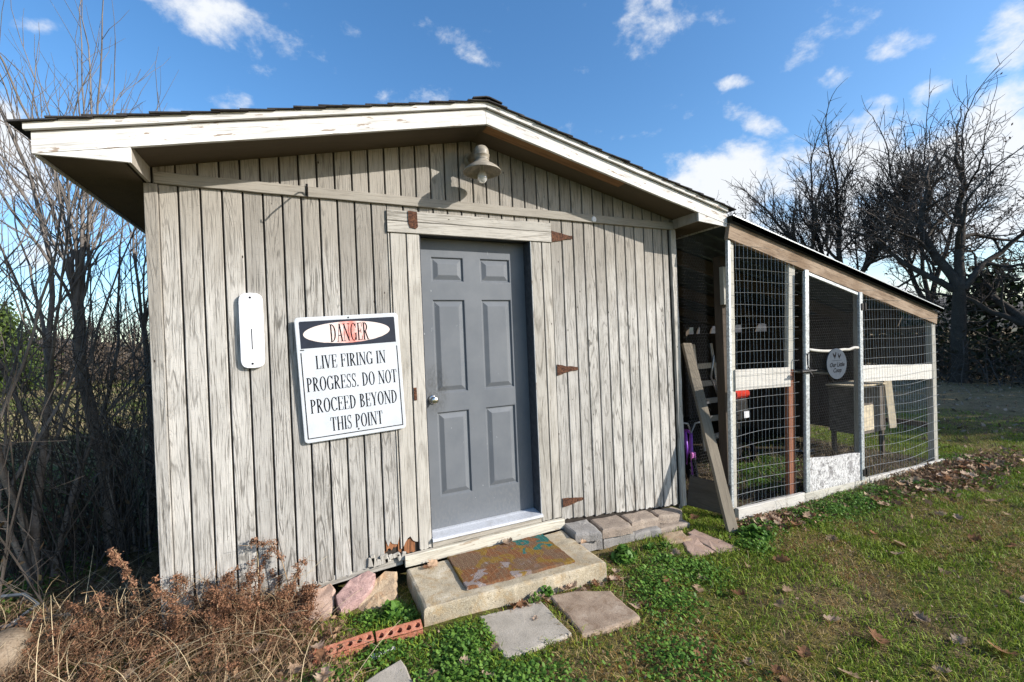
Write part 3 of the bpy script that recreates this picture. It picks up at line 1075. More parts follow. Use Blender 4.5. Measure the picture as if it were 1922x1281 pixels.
def glyph(ch):
    g = Glyphs()
    w = 0.6
    if ch == 'I':
        g.stem(0.14); w = 0.28
    elif ch == 'L':
        g.stem(0.14); g.hb(0.14, 0.52, SF / 2); g.st(0.50, 0, 0.52, 0.24, TN); w = 0.56
    elif ch in 'EF':
        g.stem(0.14); g.hb(0.14, 0.53, 1 - SF / 2); g.st(0.515, 1, 0.53, 0.77, TN); g.hb(0.14, 0.42, 0.52, TN); g.st(0.42, 0.40, 0.42, 0.64, TN)
        w = 0.58
        if ch == 'E':
            g.hb(0.14, 0.53, SF / 2); g.st(0.52, 0, 0.55, 0.24, TN)
    elif ch == 'V':
        g.st(0.10, 1, 0.33, 0, TK); g.st(0.56, 1, 0.34, 0, TN); g.foot(0.10, 1); g.foot(0.56, 1, 0.22); w = 0.66
    elif ch == 'R' or ch == 'P':
        g.stem(0.14); g.arc(0.20, 0.745, 0.33, 0.255, -90, 90, TK, TN); g.hb(0.14, 0.21, 1 - TN / 2, TN); g.hb(0.14, 0.21, 0.49 + TN / 2, TN)
        w = 0.57
        if ch == 'R':
            g.st(0.27, 0.50, 0.56, 0, TK); g.hb(0.50, 0.68, SF / 2); w = 0.66
    elif ch == 'N':
        g.stem(0.12, TN); g.stem(0.62, TN, f0=False); g.st(0.11, 1, 0.62, 0, TK); w = 0.74
    elif ch == 'D':
        g.stem(0.14); g.arc(0.18, 0.5, 0.45, 0.5, -90, 90, TK, TN); g.hb(0.14, 0.19, 1 - TN / 2, TN); g.hb(0.14, 0.19, TN / 2, TN); w = 0.68
    elif ch == 'B':
        g.stem(0.14); g.arc(0.20, 0.765, 0.28, 0.235, -90, 90, TK, TN); g.arc(0.20, 0.27, 0.34, 0.27, -90, 90, TK, TN)
        for y in (1 - TN / 2, TN / 2, 0.53):
            g.hb(0.14, 0.21, y, TN)
        w = 0.59
    elif ch == 'O':
        g.arc(0.35, 0.5, 0.33, 0.515, 0, 360, TK, TN, 32); w = 0.70
    elif ch in 'CG':
        g.arc(0.36, 0.5, 0.34, 0.515, 42, 318, TK, TN, 28); g.st(0.60, 0.72, 0.61, 0.99, TN); w = 0.66
        if ch == 'G':
            g.st(0.60, 0.03, 0.60, 0.42, TK * 0.9); g.hb(0.46, 0.70, 0.42); w = 0.72
        else:
            g.st(0.61, 0.05, 0.62, 0.2, TN)
    elif ch == 'S':
        g.arc(0.255, 0.76, 0.20, 0.255, 40, 245, 0.085, TN); g.arc(0.245, 0.245, 0.215, 0.26, -140, 65, 0.085, TN)
        g.st(0.165, 0.60, 0.36, 0.40, 0.15)
        g.st(0.43, 0.74, 0.435, 1.0, TN); g.st(0.05, 0.0, 0.055, 0.26, TN); w = 0.50
    elif ch == 'T':
        g.stem(0.31, f1=False); g.hb(0.03, 0.59, 1 - SF / 2); g.st(0.03, 0.76, 0.05, 1, TN); g.st(0.59, 0.76, 0.57, 1, TN); w = 0.62
    elif ch == 'Y':
        g.st(0.10, 1, 0.33, 0.46, TK); g.st(0.57, 1, 0.36, 0.46, TN); g.stem(0.335, TK, 0, 0.48, f1=False); g.foot(0.10, 1); g.foot(0.57, 1, 0.22); w = 0.66
    elif ch == 'H':
        g.stem(0.14); g.stem(0.58); g.hb(0.14, 0.58, 0.51, TN); w = 0.72
    elif ch == 'A':
        g.st(0.10, 0, 0.33, 1, TN); g.st(0.56, 0, 0.33, 1, TK); g.hb(0.19, 0.47, 0.34, TN); g.foot(0.10, 0, 0.2); g.foot(0.56, 0); w = 0.66
    elif ch == '.':
        g.arc(0.10, 0.07, 0.07, 0.07, 0, 360, 0.07, 0.07, 10); w = 0.22
    elif ch == ' ':
        w = 0.30
    return g.q, w


def text_line(mb, s, u0, u1, v0, h, y):
    qs, x = [], 0.0
    for ch in s:
        q, wd = glyph(ch)
        qs += [[(px + x, py) for (px, py) in poly] for poly in q]
        x += wd + 0.045
    x -= 0.045
    k = (u1 - u0) / x
    for i, poly in enumerate(qs):
        yy = y - 0.00004 * (i % 7)
        mb.add([(u0 + px * k, yy, v0 + py * h) for (px, py) in poly], [(0, 1, 2, 3)])


def rrect(w2, h2, r, n=5):
    p = []
    for (cx, cz, a0) in ((w2 - r, h2 - r, 0), (-w2 + r, h2 - r, 90), (-w2 + r, -h2 + r, 180), (w2 - r, -h2 + r, 270)):
        for i in range(n + 1):
            a = math.radians(a0 + 90 * i / n)
            p.append((cx + r * math.cos(a), cz + r * math.sin(a)))
    return p


SM = Matrix.Translation((1.007, -0.031, 1.128)) @ Matrix.Rotation(math.radians(-2.3), 4, 'Y') @ Matrix.Rotation(math.radians(1.2), 4, 'X')
dsg = thing('danger_sign', 'tilted black and white danger sign about live firing, hung left of the door', 'sign', (1.007, -0.03, 1.128))
mb = MB()
a = rrect(0.301, 0.376, 0.022)
b = rrect(0.297, 0.372, 0.020)
k = len(a)
vs = [(x, 0.004, z) for (x, z) in a] + [(x, -0.0015, z) for (x, z) in a] + [(x, -0.0025, z) for (x, z) in b]
fs = []
for r in range(2):
    for i in range(k):
        j = (i + 1) % k
        fs.append((r * k + i, r * k + k + i, r * k + k + j, r * k + j))
fs.append(tuple(range(2 * k, 3 * k))[::-1])
fs.append(tuple(range(k)))
mb.add(vs, fs)
obj('plate', mb, M_signwhite, dsg, SM)
# printed fields
mb = MB()
P_ = [(x, z) for (x, z) in rrect(0.278, 0.352, 0.008)]
hd = [(x, z) for (x, z) in P_ if z > 0.19] 
hd = hd + [(-0.278, 0.190), (0.278, 0.190)]
mb.add([(x, -0.0033, z) for (x, z) in hd], [tuple(range(len(hd)))[::-1]])
obj('header', mb, M_signblack, dsg, SM)
m, t = mat('faded_red_oval')
co = t.node('ShaderNodeTexCoord').outputs['Object']
sx = t.node('ShaderNodeSeparateXYZ')
t.put(sx.inputs[0], co)
n = t.noise(co, 14.0, 5.0, 0.65)
g = t.math('MULTIPLY_ADD', t.math('ABSOLUTE', t.math('ADD', sx.outputs[0], -0.015)), -4.2, 0.36)
g = t.math('ADD', g, t.math('MULTIPLY_ADD', n, 1.3, -0.65))
col = t.mix(t.ramp(g, -0.12, 0.50), (0.68, 0.585, 0.545), (0.68, 0.20, 0.16))
finish(t, col, 0.5)
M_oval = m
mb = MB()
pts = []
for i in range(64):
    a = 2 * math.pi * i / 64
    j = 1 + (random.uniform(-0.025, 0.01) if math.sin(a) < 0 else 0)
    pts.append((-0.008 + 0.252 * math.cos(a), -0.0041, 0.273 + 0.066 * j * math.sin(a)))
mb.add(pts, [tuple(range(64))[::-1]])
obj('oval', mb, M_oval, dsg, SM)
mb = MB()
for (x0, x1, z0, z1) in ((-0.283, -0.2775, -0.353, 0.165), (0.2775, 0.283, -0.353, 0.165), (-0.2773, 0.2773, -0.353, -0.3475), (-0.283, -0.262, 0.1785, 0.1840)):
    mb.add([(x0, -0.0033, z0), (x1, -0.0033, z0), (x1, -0.0033, z1), (x0, -0.0033, z1)], [(0, 1, 2, 3)])
obj('border_line', mb, M_black, dsg, SM)
mb = MB()
text_line(mb, 'DANGER', -0.112, 0.114, 0.218, 0.108, -0.0048)
for (s, u0, u1, v0, h) in (('LIVE FIRING IN', -0.205, 0.205, 0.062, 0.080), ('PROGRESS. DO NOT', -0.264, 0.266, -0.070, 0.084),
                           ('PROCEED BEYOND', -0.254, 0.258, -0.202, 0.084), ('THIS POINT', -0.150, 0.158, -0.324, 0.084)):
    text_line(mb, s, u0, u1, v0, h, -0.0036)
obj('lettering', mb, M_black, dsg, SM)
for (u, v) in ((0.0, 0.362), (0.008, -0.335)):
    mb = MB().lathe([(0, 0.0022), (0.004, 0.002), (0.0055, 0.0)], (u, -0.0026, v), 10, 0, RX90)
    obj('screw', mb, M_iron, dsg, SM)

# ------------------------------------------------------------------ chicken coop
M_cedar = wood('weathered_cedar', (0.35, 0.265, 0.19), (0.20, 0.135, 0.085), (0.06, 0.034, 0.02), lines=14, line_amt=0.9, fib_amt=0.6, blotch=0.9, bump=0.7)
M_greywood = wood('silver_grey_wood', (0.46, 0.44, 0.38), (0.34, 0.32, 0.275), (0.13, 0.115, 0.095), lines=7, bump=0.5)
M_bleached = wood('bleached_board', (0.56, 0.535, 0.485), (0.47, 0.445, 0.395), (0.24, 0.21, 0.18), lines=6, line_amt=0.3, fib_amt=0.4, bump=0.5)
M_redpost = wood('red_brown_post', (0.22, 0.095, 0.055), (0.16, 0.065, 0.04), (0.07, 0.03, 0.02), lines=6, line_amt=0.3)
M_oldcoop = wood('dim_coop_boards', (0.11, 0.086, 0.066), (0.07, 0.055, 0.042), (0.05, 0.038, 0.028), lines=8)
M_galv = plain('galvanised_steel', (0.47, 0.50, 0.51), 0.45, 0.45, var=0.25, scale=55)
M_wire = plain('galvanised_wire', (0.50, 0.51, 0.51), 0.45, 0.35, var=0.1)
M_net = plain('dull_netting_wire', (0.22, 0.21, 0.20), 0.6, 0.3, var=0.1)
M_roofmetal = plain('dark_green_grey_roof_metal', (0.075, 0.095, 0.10), 0.45, 0.3, var=0.2, scale=8)
M_ply = plain('pale_plywood', (0.52, 0.44, 0.31), 0.7, var=0.12, scale=14)

m, t = mat('painted_strand_board')
co = t.node('ShaderNodeTexCoord').outputs['Object']
vo = t.node('ShaderNodeTexVoronoi')
wv = t.vmath('ADD', t.scale(co, (34, 34, 16)), t.scale(t.node('ShaderNodeTexNoise').outputs[1], (3, 3, 3)))
t.put(vo.inputs['Vector'], wv)
vo.inputs['Scale'].default_value = 1.0
n = t.noise(t.scale(co, (1, 1, 0.7)), 26.0, 6.0, 0.8, 2.2)
n2 = t.noise(co, 10.0, 4.0, 0.6)
vs_ = t.node('ShaderNodeSeparateXYZ')
t.put(vs_.inputs[0], vo.outputs['Color'])
col = t.mix(t.math('MULTIPLY', t.ramp(vs_.outputs[0], 0.45, 0.8), t.ramp(n2, 0.4, 0.6)), (0.56, 0.55, 0.54), (0.26, 0.25, 0.25))
col = t.mix(t.math('MULTIPLY', t.ramp(n, 0.50, 0.56), 0.9), col, (0.13, 0.125, 0.12))
finish(t, col, 0.8, n, 0.6, 0.004)
M_osb = m

coop = thing('chicken_coop', 'lean-to chicken coop of wire mesh on weathered posts beside the shed', 'coop', (5.7, 1.6, -0.3))
YC = -0.30


def zb(x):
    return 2.165 - 0.2355 * (x - 4.05)          # centre of the sloping front beam


bar('beam', (4.050, YC + 0.010, zb(4.050)), (7.475, YC + 0.010, zb(7.475)), 0.140, 0.040, M_cedar, coop, rough=0.002)
# front posts; they lean a little
bar('post', (4.015, -0.262, -0.30), (4.106, -0.262, zb(4.1) - 0.05), 0.062, 0.038, M_greywood, coop, rough=0.002)
bar('corner_angle', (3.978, -0.282, -0.19), (4.062, -0.282, 2.10), 0.030, 0.028, M_galv, coop)
bar('post', (4.838, -0.262, 0.93), (4.905, -0.262, zb(4.9) - 0.06), 0.088, 0.040, M_greywood, coop, rough=0.002)
o = bar('post', (4.782, -0.262, -0.30), (4.838, -0.262, 0.928), 0.088, 0.040, M_redpost, coop)
o['label'] = 'red-brown lower half of the post'
bar('post', (5.883, -0.262, -0.33), (5.982, -0.262, zb(5.98) - 0.06), 0.062, 0.060, M_greywood, coop, rough=0.002)
bar('post', (7.372, -0.262, -0.36), (7.428, -0.262, zb(7.43) - 0.02), 0.086, 0.060, M_greywood, coop, rough=0.002)
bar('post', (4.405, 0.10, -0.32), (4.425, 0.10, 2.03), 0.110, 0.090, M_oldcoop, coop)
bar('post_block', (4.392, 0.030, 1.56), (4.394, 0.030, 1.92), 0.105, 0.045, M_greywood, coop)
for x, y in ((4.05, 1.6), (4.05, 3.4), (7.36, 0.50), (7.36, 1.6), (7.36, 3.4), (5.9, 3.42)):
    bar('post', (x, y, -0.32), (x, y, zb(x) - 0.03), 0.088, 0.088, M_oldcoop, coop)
# rails and base boards
bar('rail', (4.075, -0.284, 0.885), (4.800, -0.284, 0.862), 0.178, 0.022, M_bleached, coop, rough=0.002)
bar('rail', (5.945, -0.284, 0.812), (7.345, -0.284, 0.742), 0.172, 0.022, M_bleached, coop, rough=0.002)
bar('base_board', (3.985, -0.325, -0.236), (4.86, -0.325, -0.262), 0.105, 0.038, M_bleached, coop, rough=0.004, c=0.006)
bar('base_board', (4.87, -0.322, -0.268), (5.90, -0.322, -0.292), 0.095, 0.038, M_greywood, coop, rough=0.003, c=0.006)
bar('base_board', (5.91, -0.325, -0.290), (7.44, -0.325, -0.330), 0.088, 0.038, M_bleached, coop, rough=0.004, c=0.006)

# ribbed sheet-metal roof
mb = MB()
prof = [(-0.345, -0.042), (-0.345, 0.004)]
y = -0.33
while y < 3.5:
    prof += [(y, 0.004), (y + 0.155, 0.004), (y + 0.170, 0.022), (y + 0.200, 0.022), (y + 0.215, 0.004)]
    y += 0.229
x0, x1 = 4.052, 7.535
vs, fs = [], []
for (yy, dz) in prof:
    vs += [(x0, yy, zb(x0) + 0.118 + dz), (x1, yy, zb(x1) + 0.118 + dz), (x0, yy, zb(x0) + 0.1165 + dz), (x1, yy, zb(x1) + 0.1165 + dz)]
for i in range(len(prof) - 1):
    a, b = i * 4, i * 4 + 4
    fs += [(a, a + 1, b + 1, b), (a + 2, b + 2, b + 3, a + 3), (a + 1, a + 3, b + 3, b + 1), (a, b, b + 2, a + 2)]
fs.append((0, 2, 3, 1))
mb.add(vs, fs)
obj('metal_roof', mb, M_roofmetal, coop)
bar('roof_edge', (4.052, -0.3485, zb(4.052) + 0.1225), (7.535, -0.3485, zb(7.535) + 0.1225), 0.012, 0.005, M_galv, coop)
for yy in (0.6, 1.6, 2.5, 3.4):
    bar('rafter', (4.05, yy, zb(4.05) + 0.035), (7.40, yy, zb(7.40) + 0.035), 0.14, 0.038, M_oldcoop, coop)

# low end wall: boards, and a plate with gaps under the roof ribs where daylight shows
yy = 0.46
while yy < 3.45:
    wdt = random.uniform(0.13, 0.16)
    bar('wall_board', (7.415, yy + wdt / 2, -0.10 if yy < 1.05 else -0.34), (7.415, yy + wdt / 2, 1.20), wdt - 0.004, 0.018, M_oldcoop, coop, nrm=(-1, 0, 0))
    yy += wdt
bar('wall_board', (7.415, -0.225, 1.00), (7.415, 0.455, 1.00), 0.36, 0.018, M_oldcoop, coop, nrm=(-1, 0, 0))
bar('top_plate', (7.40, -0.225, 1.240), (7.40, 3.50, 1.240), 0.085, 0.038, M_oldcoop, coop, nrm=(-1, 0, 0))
gaps = [(-0.235, 0.040), (1.765, 1.965), (2.215, 2.395), (2.715, 2.865), (3.085, 3.17), (3.235, 3.40)]
prev = -0.235
for (a, b) in gaps + [(3.52, 3.52)]:
    if a - prev > 0.01:
        mb = MB().prism([(7.385, prev - 0.05 if prev > 0 else prev, 1.412), (7.385, prev + 0.0, 1.2835), (7.385, a, 1.2835), (7.385, a, 1.412)], (0.03, 0, 0))
        obj('eave_block', mb, M_bleached if False else M_oldcoop, coop)
    prev = b
bar('eave_strip', (7.40, 0.04, 1.456), (7.40, 3.50, 1.456), 0.085, 0.025, M_oldcoop, coop, nrm=(-1, 0, 0))
bar('end_bar', (7.41, -0.22, 0.10), (7.41, 0.45, 0.10), 0.06, 0.038, M_oldcoop, coop, nrm=(-1, 0, 0))
xx = 3.80
while xx < 7.35:
    wdt = random.uniform(0.14, 0.17)
    bar('wall_board', (xx + wdt / 2, 3.47, -0.34), (xx + wdt / 2, 3.47, zb(xx + wdt) + 0.10), wdt - 0.003, 0.018, M_oldcoop, coop)
    xx += wdt


def wire_panel(name, x0, x1, z0, lean, seed):
    mb = MB()
    rr = random.Random(seed)
    ph = [rr.uniform(0, 6) for _ in range(40)]
    x = x0
    k = 0
    while x <= x1:
        path = []
        zt = zb(x) - rr.uniform(-0.005, 0.02) + 0.02
        n = 9
        for i in range(n + 1):
            z = z0 + (zt - z0) * i / n
            path.append((x + lean * z + 0.006 * math.sin(z * 4 + ph[k % 40]) + 0.004 * math.sin(z * 9.0 + k), YC - 0.0115 - 0.003 * math.sin(z * 3.1 + x), z))
        mb.tube(path, 0.0010, 3, cap=False)
        x += 0.0508
        k += 1
    z = z0 + 0.05
    k = 0
    while z < zb(x0) - 0.04:
        path = []
        n = 14
        for i in range(n + 1):
            x = x0 - 0.02 + (x1 - x0 + 0.04) * i / n
            if z > zb(x) + 0.02:
                break
            s = 0.017 if z < 0.7 else 0.007
            path.append((x + lean * z, YC - 0.0135 - 0.004 * math.sin(x * 7 + ph[k]), z + s * math.sin((x - x0) * 4.2 + ph[k] * 0.35) + 0.02 * (x - x0) * 0))
        if len(path) > 2:
            mb.tube(path, 0.0016, 3, cap=False)
        z += 0.1016
        k += 1
    return obj(name, mb, M_wire, coop)


wire_panel('welded_wire', 4.035, 4.84, -0.25, 0.042, 3)
wire_panel('welded_wire', 5.885, 7.40, -0.31, 0.040, 5)


def hex_net(mb, poly_in, x0, x1, z0, z1, y, s=0.0175, r=0.0006, wob=0.0):
    """chicken wire: short straight wires of a honeycomb, points kept where poly_in says"""
    w_, h_ = s * math.sqrt(3), s * 1.5
    nz = int((z1 - z0) / h_) + 1
    nxx = int((x1 - x0) / w_) + 1
    segs = []
    for j in range(nz):
        for i in range(nxx):
            cx = x0 + i * w_ + (w_ / 2 if j % 2 else 0)
            cz = z0 + j * h_
            A = (cx, cz + s)
            Bq = (cx + w_ / 2, cz + s / 2)
            Cq = (cx + w_ / 2, cz - s / 2)
            A2 = (cx - w_ / 2, cz + s / 2)
            segs += [(A, Bq), (Bq, Cq), (A, A2)]
    for (p, q) in segs:
        mx_, mz_ = (p[0] + q[0]) / 2, (p[1] + q[1]) / 2
        if not poly_in(mx_, mz_):
            continue
        dx, dz = q[0] - p[0], q[1] - p[1]
        l = math.hypot(dx, dz)
        nx_, nz_ = -dz / l * r, dx / l * r
        yy = y + wob * math.sin(mx_ * 9 + mz_ * 4)
        b = len(mb.v)
        mb.v += [(p[0] + nx_, yy, p[1] + nz_), (p[0] - nx_, yy, p[1] - nz_), (p[0], yy - r * 1.7, p[1]),
                 (q[0] + nx_, yy, q[1] + nz_), (q[0] - nx_, yy, q[1] - nz_), (q[0], yy - r * 1.7, q[1])]
        mb.f += [(b, b + 3, b + 5, b + 2), (b + 2, b + 5, b + 4, b + 1), (b + 1, b + 4, b + 3, b)]
        mb.m += [0, 0, 0]
    return mb


# the gate
YG = -0.330
gate = obj('gate', MB().tube([(4.905, YG, -0.20), (5.012, YG, zb(5.01) - 0.10)], 0.021, 8), M_galv, coop)
gate['label'] = 'netted gate in a galvanised frame with strand-board foot'
bar('stile', (4.900, YG - 0.018, -0.21), (5.010, YG - 0.018, zb(5.01) - 0.088), 0.058, 0.012, M_galv, gate, c=0.004)
bar('stile', (5.778, YG - 0.010, -0.245), (5.868, YG - 0.010, zb(5.87) - 0.088), 0.056, 0.026, M_galv, gate, c=0.004)
bar('top_bar', (5.03, YG, zb(5.03) - 0.112), (5.845, YG, zb(5.845) - 0.112), 0.030, 0.024, M_galv, gate)
path = [(4.97 + 0.086 * i, YG - 0.003, 1.112 - 0.0045 * i - 0.018 * math.sin(math.pi * min(1, i / 7)) + (0.02 if i > 8 else 0)) for i in range(11)]
obj('middle_bar', MB().tube(path, 0.014, 8), M_bleached, gate, smooth=True)
mb = MB().prism([(4.935, YG - 0.012, -0.215), (5.770, YG - 0.012, -0.245), (5.785, YG - 0.012, 0.028), (5.60, YG - 0.012, 0.050), (5.30, YG - 0.012, 0.062), (4.950, YG - 0.012, 0.100)], (0, 0.012, 0))
obj('strand_board', mb, M_osb, gate)


def in_gate(x, z):
    return 4.91 + 0.05 * z < x < 5.78 + 0.05 * z and 0.03 < z < zb(x) - 0.115


hex_net_mb = hex_net(MB(), in_gate, 4.90, 5.90, 0.0, 1.95, YG - 0.002, wob=0.004)
obj('netting', hex_net_mb, M_net, gate)
mb = MB()
mb.box(4.84, 5.00, YG - 0.052, YG - 0.028, 0.895, 0.925, 0.004)
mb.tube([(4.82, YG - 0.06, 0.91), (5.03, YG - 0.06, 0.912)], 0.008, 8)
mb.tube([(4.935, YG - 0.058, 0.905), (4.935, YG - 0.075, 0.88), (4.955, YG - 0.075, 0.855)], 0.006, 6)
obj('bolt', mb, M_iron, gate)
mb = MB()
path = [(4.962 + 0.028 * math.cos(2 * math.pi * i / 16), YG - 0.040, 1.005 + 0.075 * math.sin(2 * math.pi * i / 16)) for i in range(17)]
mb.tube(path, 0.005, 6)
obj('clip', mb, M_iron, gate)
for (x, z) in ((5.885, 1.50), (5.80, -0.17)):
    mb = MB().box(x - 0.03, x + 0.06, YG - 0.030, YG - 0.024, z - 0.035, z + 0.035, 0.002)
    mb.tube([(x + 0.022, YG - 0.032, z - 0.045), (x + 0.022, YG - 0.032, z + 0.045)], 0.008, 8)
    obj('hinge', mb, M_iron, gate)

# netting over the gap between shed and first post
mb = hex_net(MB(), lambda x, z: True, 3.76, 4.03, 0.05, 2.15, -0.06, wob=0.006)
obj('netting', mb, M_net, coop)
bar('bed_board', (3.772, -0.01, -0.085), (3.965, -0.262, -0.13), 0.26, 0.035, M_oldcoop, coop, nrm=(-0.8, -0.6, 0))

# plaque on the gate
plq = thing('oval_plaque', 'slate grey oval plaque with two hens and script on the coop gate', 'sign', (5.405, YG - 0.04, 0.95))
m = plain('slate_plaque_paint', (0.068, 0.082, 0.100), 0.85, var=0.06, spec=0.08)
mb = MB()
pts = [(5.405 + 0.158 * math.cos(2 * math.pi * i / 48), YG - 0.0285, 0.950 + 0.148 * math.sin(2 * math.pi * i / 48)) for i in range(48)]
mb.prism(pts, (0, 0.008, 0))
obj('board', mb, m, plq)


def hen(cx, cz, s, flip):
    P = [(-.5, .55), (-.62, .35), (-.50, .05), (-.30, -.25), (-.08, -.38), (-.10, -.62), (.02, -.62), (.05, -.40), (.25, -.25), (.40, .05), (.42, .35), (.55, .42),
         (.43, .52), (.46, .64), (.36, .60), (.30, .72), (.24, .55), (.18, .30), (.02, .12), (-.18, .16), (-.32, .38)]
    return [(cx + (-x if flip else x) * s, YG - 0.0295, cz + z * s) for (x, z) in P]


mb = MB()
for (cx, cz, s, fl) in ((5.375, 1.030, 0.052, False), (5.445, 1.022, 0.044, True)):
    p = hen(cx, cz, s, fl)
    mb.add(p, [tuple(range(len(p))) if fl else tuple(range(len(p)))[::-1]])
mb.box(5.33, 5.485, YG - 0.0300, YG - 0.0294, 0.981, 0.9835, 0.0002)
obj('emblem', mb, M_black, plq)


def font_text(body, size, loc, shear=0.0):
    cu = bpy.data.curves.new('lettering', 'FONT')
    cu.body = body
    cu.size = size
    cu.align_x = 'CENTER'
    cu.shear = shear
    cu.offset = 0.0012
    cu.resolution_u = 3
    tmp = bpy.data.objects.new('lettering', cu)
    COL.objects.link(tmp)
    dg = bpy.context.evaluated_depsgraph_get()
    me_ = bpy.data.meshes.new_from_object(tmp.evaluated_get(dg))
    bpy.data.objects.remove(tmp)
    bpy.data.curves.remove(cu)
    me_.materials.clear()
    me_.materials.append(M_black)
    o = link('lettering', me_, plq, Matrix.Translation(loc) @ RX90)
    return o


font_text('Our Little', 0.058, (5.405, YG - 0.0295, 0.922), 0.25)
font_text('Coop', 0.058, (5.405, YG - 0.0295, 0.868), 0.25)

# ------------------------------------------------------------------ things in the coop
M_dimply = plain('shaded_plywood', (0.12, 0.10, 0.08), 0.8, var=0.2, scale=14)  # plywood again, darkened in colour for the shaded faces of the nest box
nb = thing('nest_box', 'pale plywood nest box on legs inside the right bay of the coop', 'nest box', (6.9, 0.25, -0.3))
mb = MB()
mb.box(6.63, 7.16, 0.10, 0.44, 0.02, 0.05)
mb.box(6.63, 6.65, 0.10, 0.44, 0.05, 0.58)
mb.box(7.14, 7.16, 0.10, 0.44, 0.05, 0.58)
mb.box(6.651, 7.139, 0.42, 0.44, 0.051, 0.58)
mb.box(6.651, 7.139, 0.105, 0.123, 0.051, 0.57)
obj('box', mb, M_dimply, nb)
obj('lid', MB().box(6.61, 7.18, 0.08, 0.46, 0.582, 0.60), M_ply, nb)
obj('front_flap', MB().box(6.655, 6.88, 0.082, 0.098, 0.06, 0.36), M_ply, nb)  # kept in pale plywood as the sunlit piece of the front
for x, y in ((6.66, 0.13), (7.13, 0.13), (6.66, 0.41), (7.13, 0.41)):
    bar('leg', (x, y, Z(x, y) - 0.02), (x, y, 0.018), 0.05, 0.04, M_oldcoop, nb)
tag(bar('pale_board', (7.24, 0.06, Z(7.24, 0.06) + 0.35), (7.24, 0.10, 0.62), 0.10, 0.016, M_ply, None, nrm=(-0.35, -1, 0)),
    'narrow pale board upright beside the nest box', 'board')

M_silver = plain('ladder_aluminium', (0.30, 0.305, 0.31), 0.35, 0.6, var=0.1)
lad = thing('step_ladder', 'silver aluminium ladder in the dark behind the corner post', 'ladder', (5.75, 1.5, -0.3))
for x in (5.60, 6.02):
    bar('side_rail', (x, 1.45, -0.30), (x - 0.04 * (1 if x > 5.8 else -1), 1.62, 1.15), 0.05, 0.022, M_silver, lad)
for k in range(5):
    z = -0.12 + 0.24 * k
    bar('rung', (5.63, 1.44 + 0.03 * k, z), (5.99, 1.44 + 0.03 * k, z), 0.03, 0.075, M_silver, lad, nrm=(0, 0, 1))

M_redp = plain('red_enamel', (0.50, 0.035, 0.02), 0.35, var=0.1)
til = thing('garden_tiller', 'red and black motor tiller with pale handle behind the wire', 'tiller', (5.45, 0.85, -0.3))
mb = MB()
mb.box(5.32, 5.60, 0.72, 0.98, 0.50, 0.60, 0.045)
obj('fuel_tank', mb, M_redp, til, smooth=False)
mb = MB()
mb.box(5.34, 5.58, 0.74, 0.96, 0.22, 0.495, 0.03)
mb.box(5.30, 5.38, 0.70, 0.80, 0.30, 0.42, 0.02)
mb.tube([(5.45, 0.85, 0.22), (5.45, 0.85, -0.18)], 0.06, 12)
obj('engine', mb, M_iron, til)
obj('name_plate', MB().box(5.47, 5.56, 0.728, 0.738, 0.26, 0.34, 0.002), M_plastic, til)
obj('filler_cap', MB().lathe([(0, 0.03), (0.03, 0.028), (0.035, 0)], (5.5, 0.80, 0.60), 14), M_plastic, til)
for s in (5.36, 5.56):
    obj('handle', MB().tube([(s, 0.95, 0.40), (s - 0.05, 1.05, 0.75), (s - 0.1, 0.95, 1.02)], 0.012, 8), M_silver, til, smooth=True)
    mb = MB()
    path = [(s + (0.05 if s > 5.4 else -0.05), 0.85 + 0.13 * math.cos(2 * math.pi * i / 18), -0.17 + 0.13 * math.sin(2 * math.pi * i / 18)) for i in range(19)]
    mb.tube(path, 0.028, 8)
    obj('wheel', mb, M_black, til, smooth=True)

M_purple = plain('purple_enamel', (0.20, 0.055, 0.42), 0.35, var=0.1)
M_pink = plain('pink_plastic', (0.55, 0.16, 0.45), 0.4, var=0.1)
bike = thing('child_bicycle', 'small purple bicycle leaning in the dark gap beside the shed wall', 'bicycle', (4.22, 0.55, -0.28))
for (x, y) in ((4.18, 0.32), (4.52, 0.76)):
    mb = MB()
    c_ = Vector((x, y, -0.10))
    dd = Vector((0.34, 0.44, 0)).normalized()
    mb.tube([c_ + dd * 0.19 * math.cos(2 * math.pi * i / 24) + Vector((0, 0, 0.19 * math.sin(2 * math.pi * i / 24))) for i in range(25)], 0.022, 8)
    wh = obj('wheel', mb, M_black, bike, smooth=True)
    mb = MB()
    for i in range(12):
        a = 2 * math.pi * i / 12
        mb.tube([c_, c_ + dd * 0.175 * math.cos(a) + Vector((0, 0, 0.175 * math.sin(a)))], 0.0016, 3, cap=False)
    obj('spokes', mb, M_silver, wh)
mb = MB()
A, Bp, Cp, D = (4.18, 0.32, -0.10), (4.22, 0.36, 0.30), (4.42, 0.63, 0.27), (4.36, 0.55, -0.08)
for p, q in ((A, Bp), (Bp, Cp), (Bp, D), (Cp, D), (D, (4.52, 0.76, -0.10)), (Cp, (4.52, 0.76, -0.10))):
    mb.tube([p, q], 0.014, 8)
obj('frame', mb, M_purple, bike, smooth=True)
mb = MB().tube([(4.10, 0.40, 0.42), (4.18, 0.36, 0.40), (4.22, 0.36, 0.30), (4.26, 0.34, 0.40), (4.34, 0.28, 0.42)], 0.010, 8)
obj('handlebar', mb, M_silver, bike, smooth=True)
mb = MB().box(4.11, 4.17, 0.255, 0.28, 0.06, 0.14, 0.01)
obj('basket_panel', mb, M_pink, bike)
obj('saddle', MB().box(4.37, 4.49, 0.58, 0.72, 0.285, 0.325, 0.015), M_black, bike)

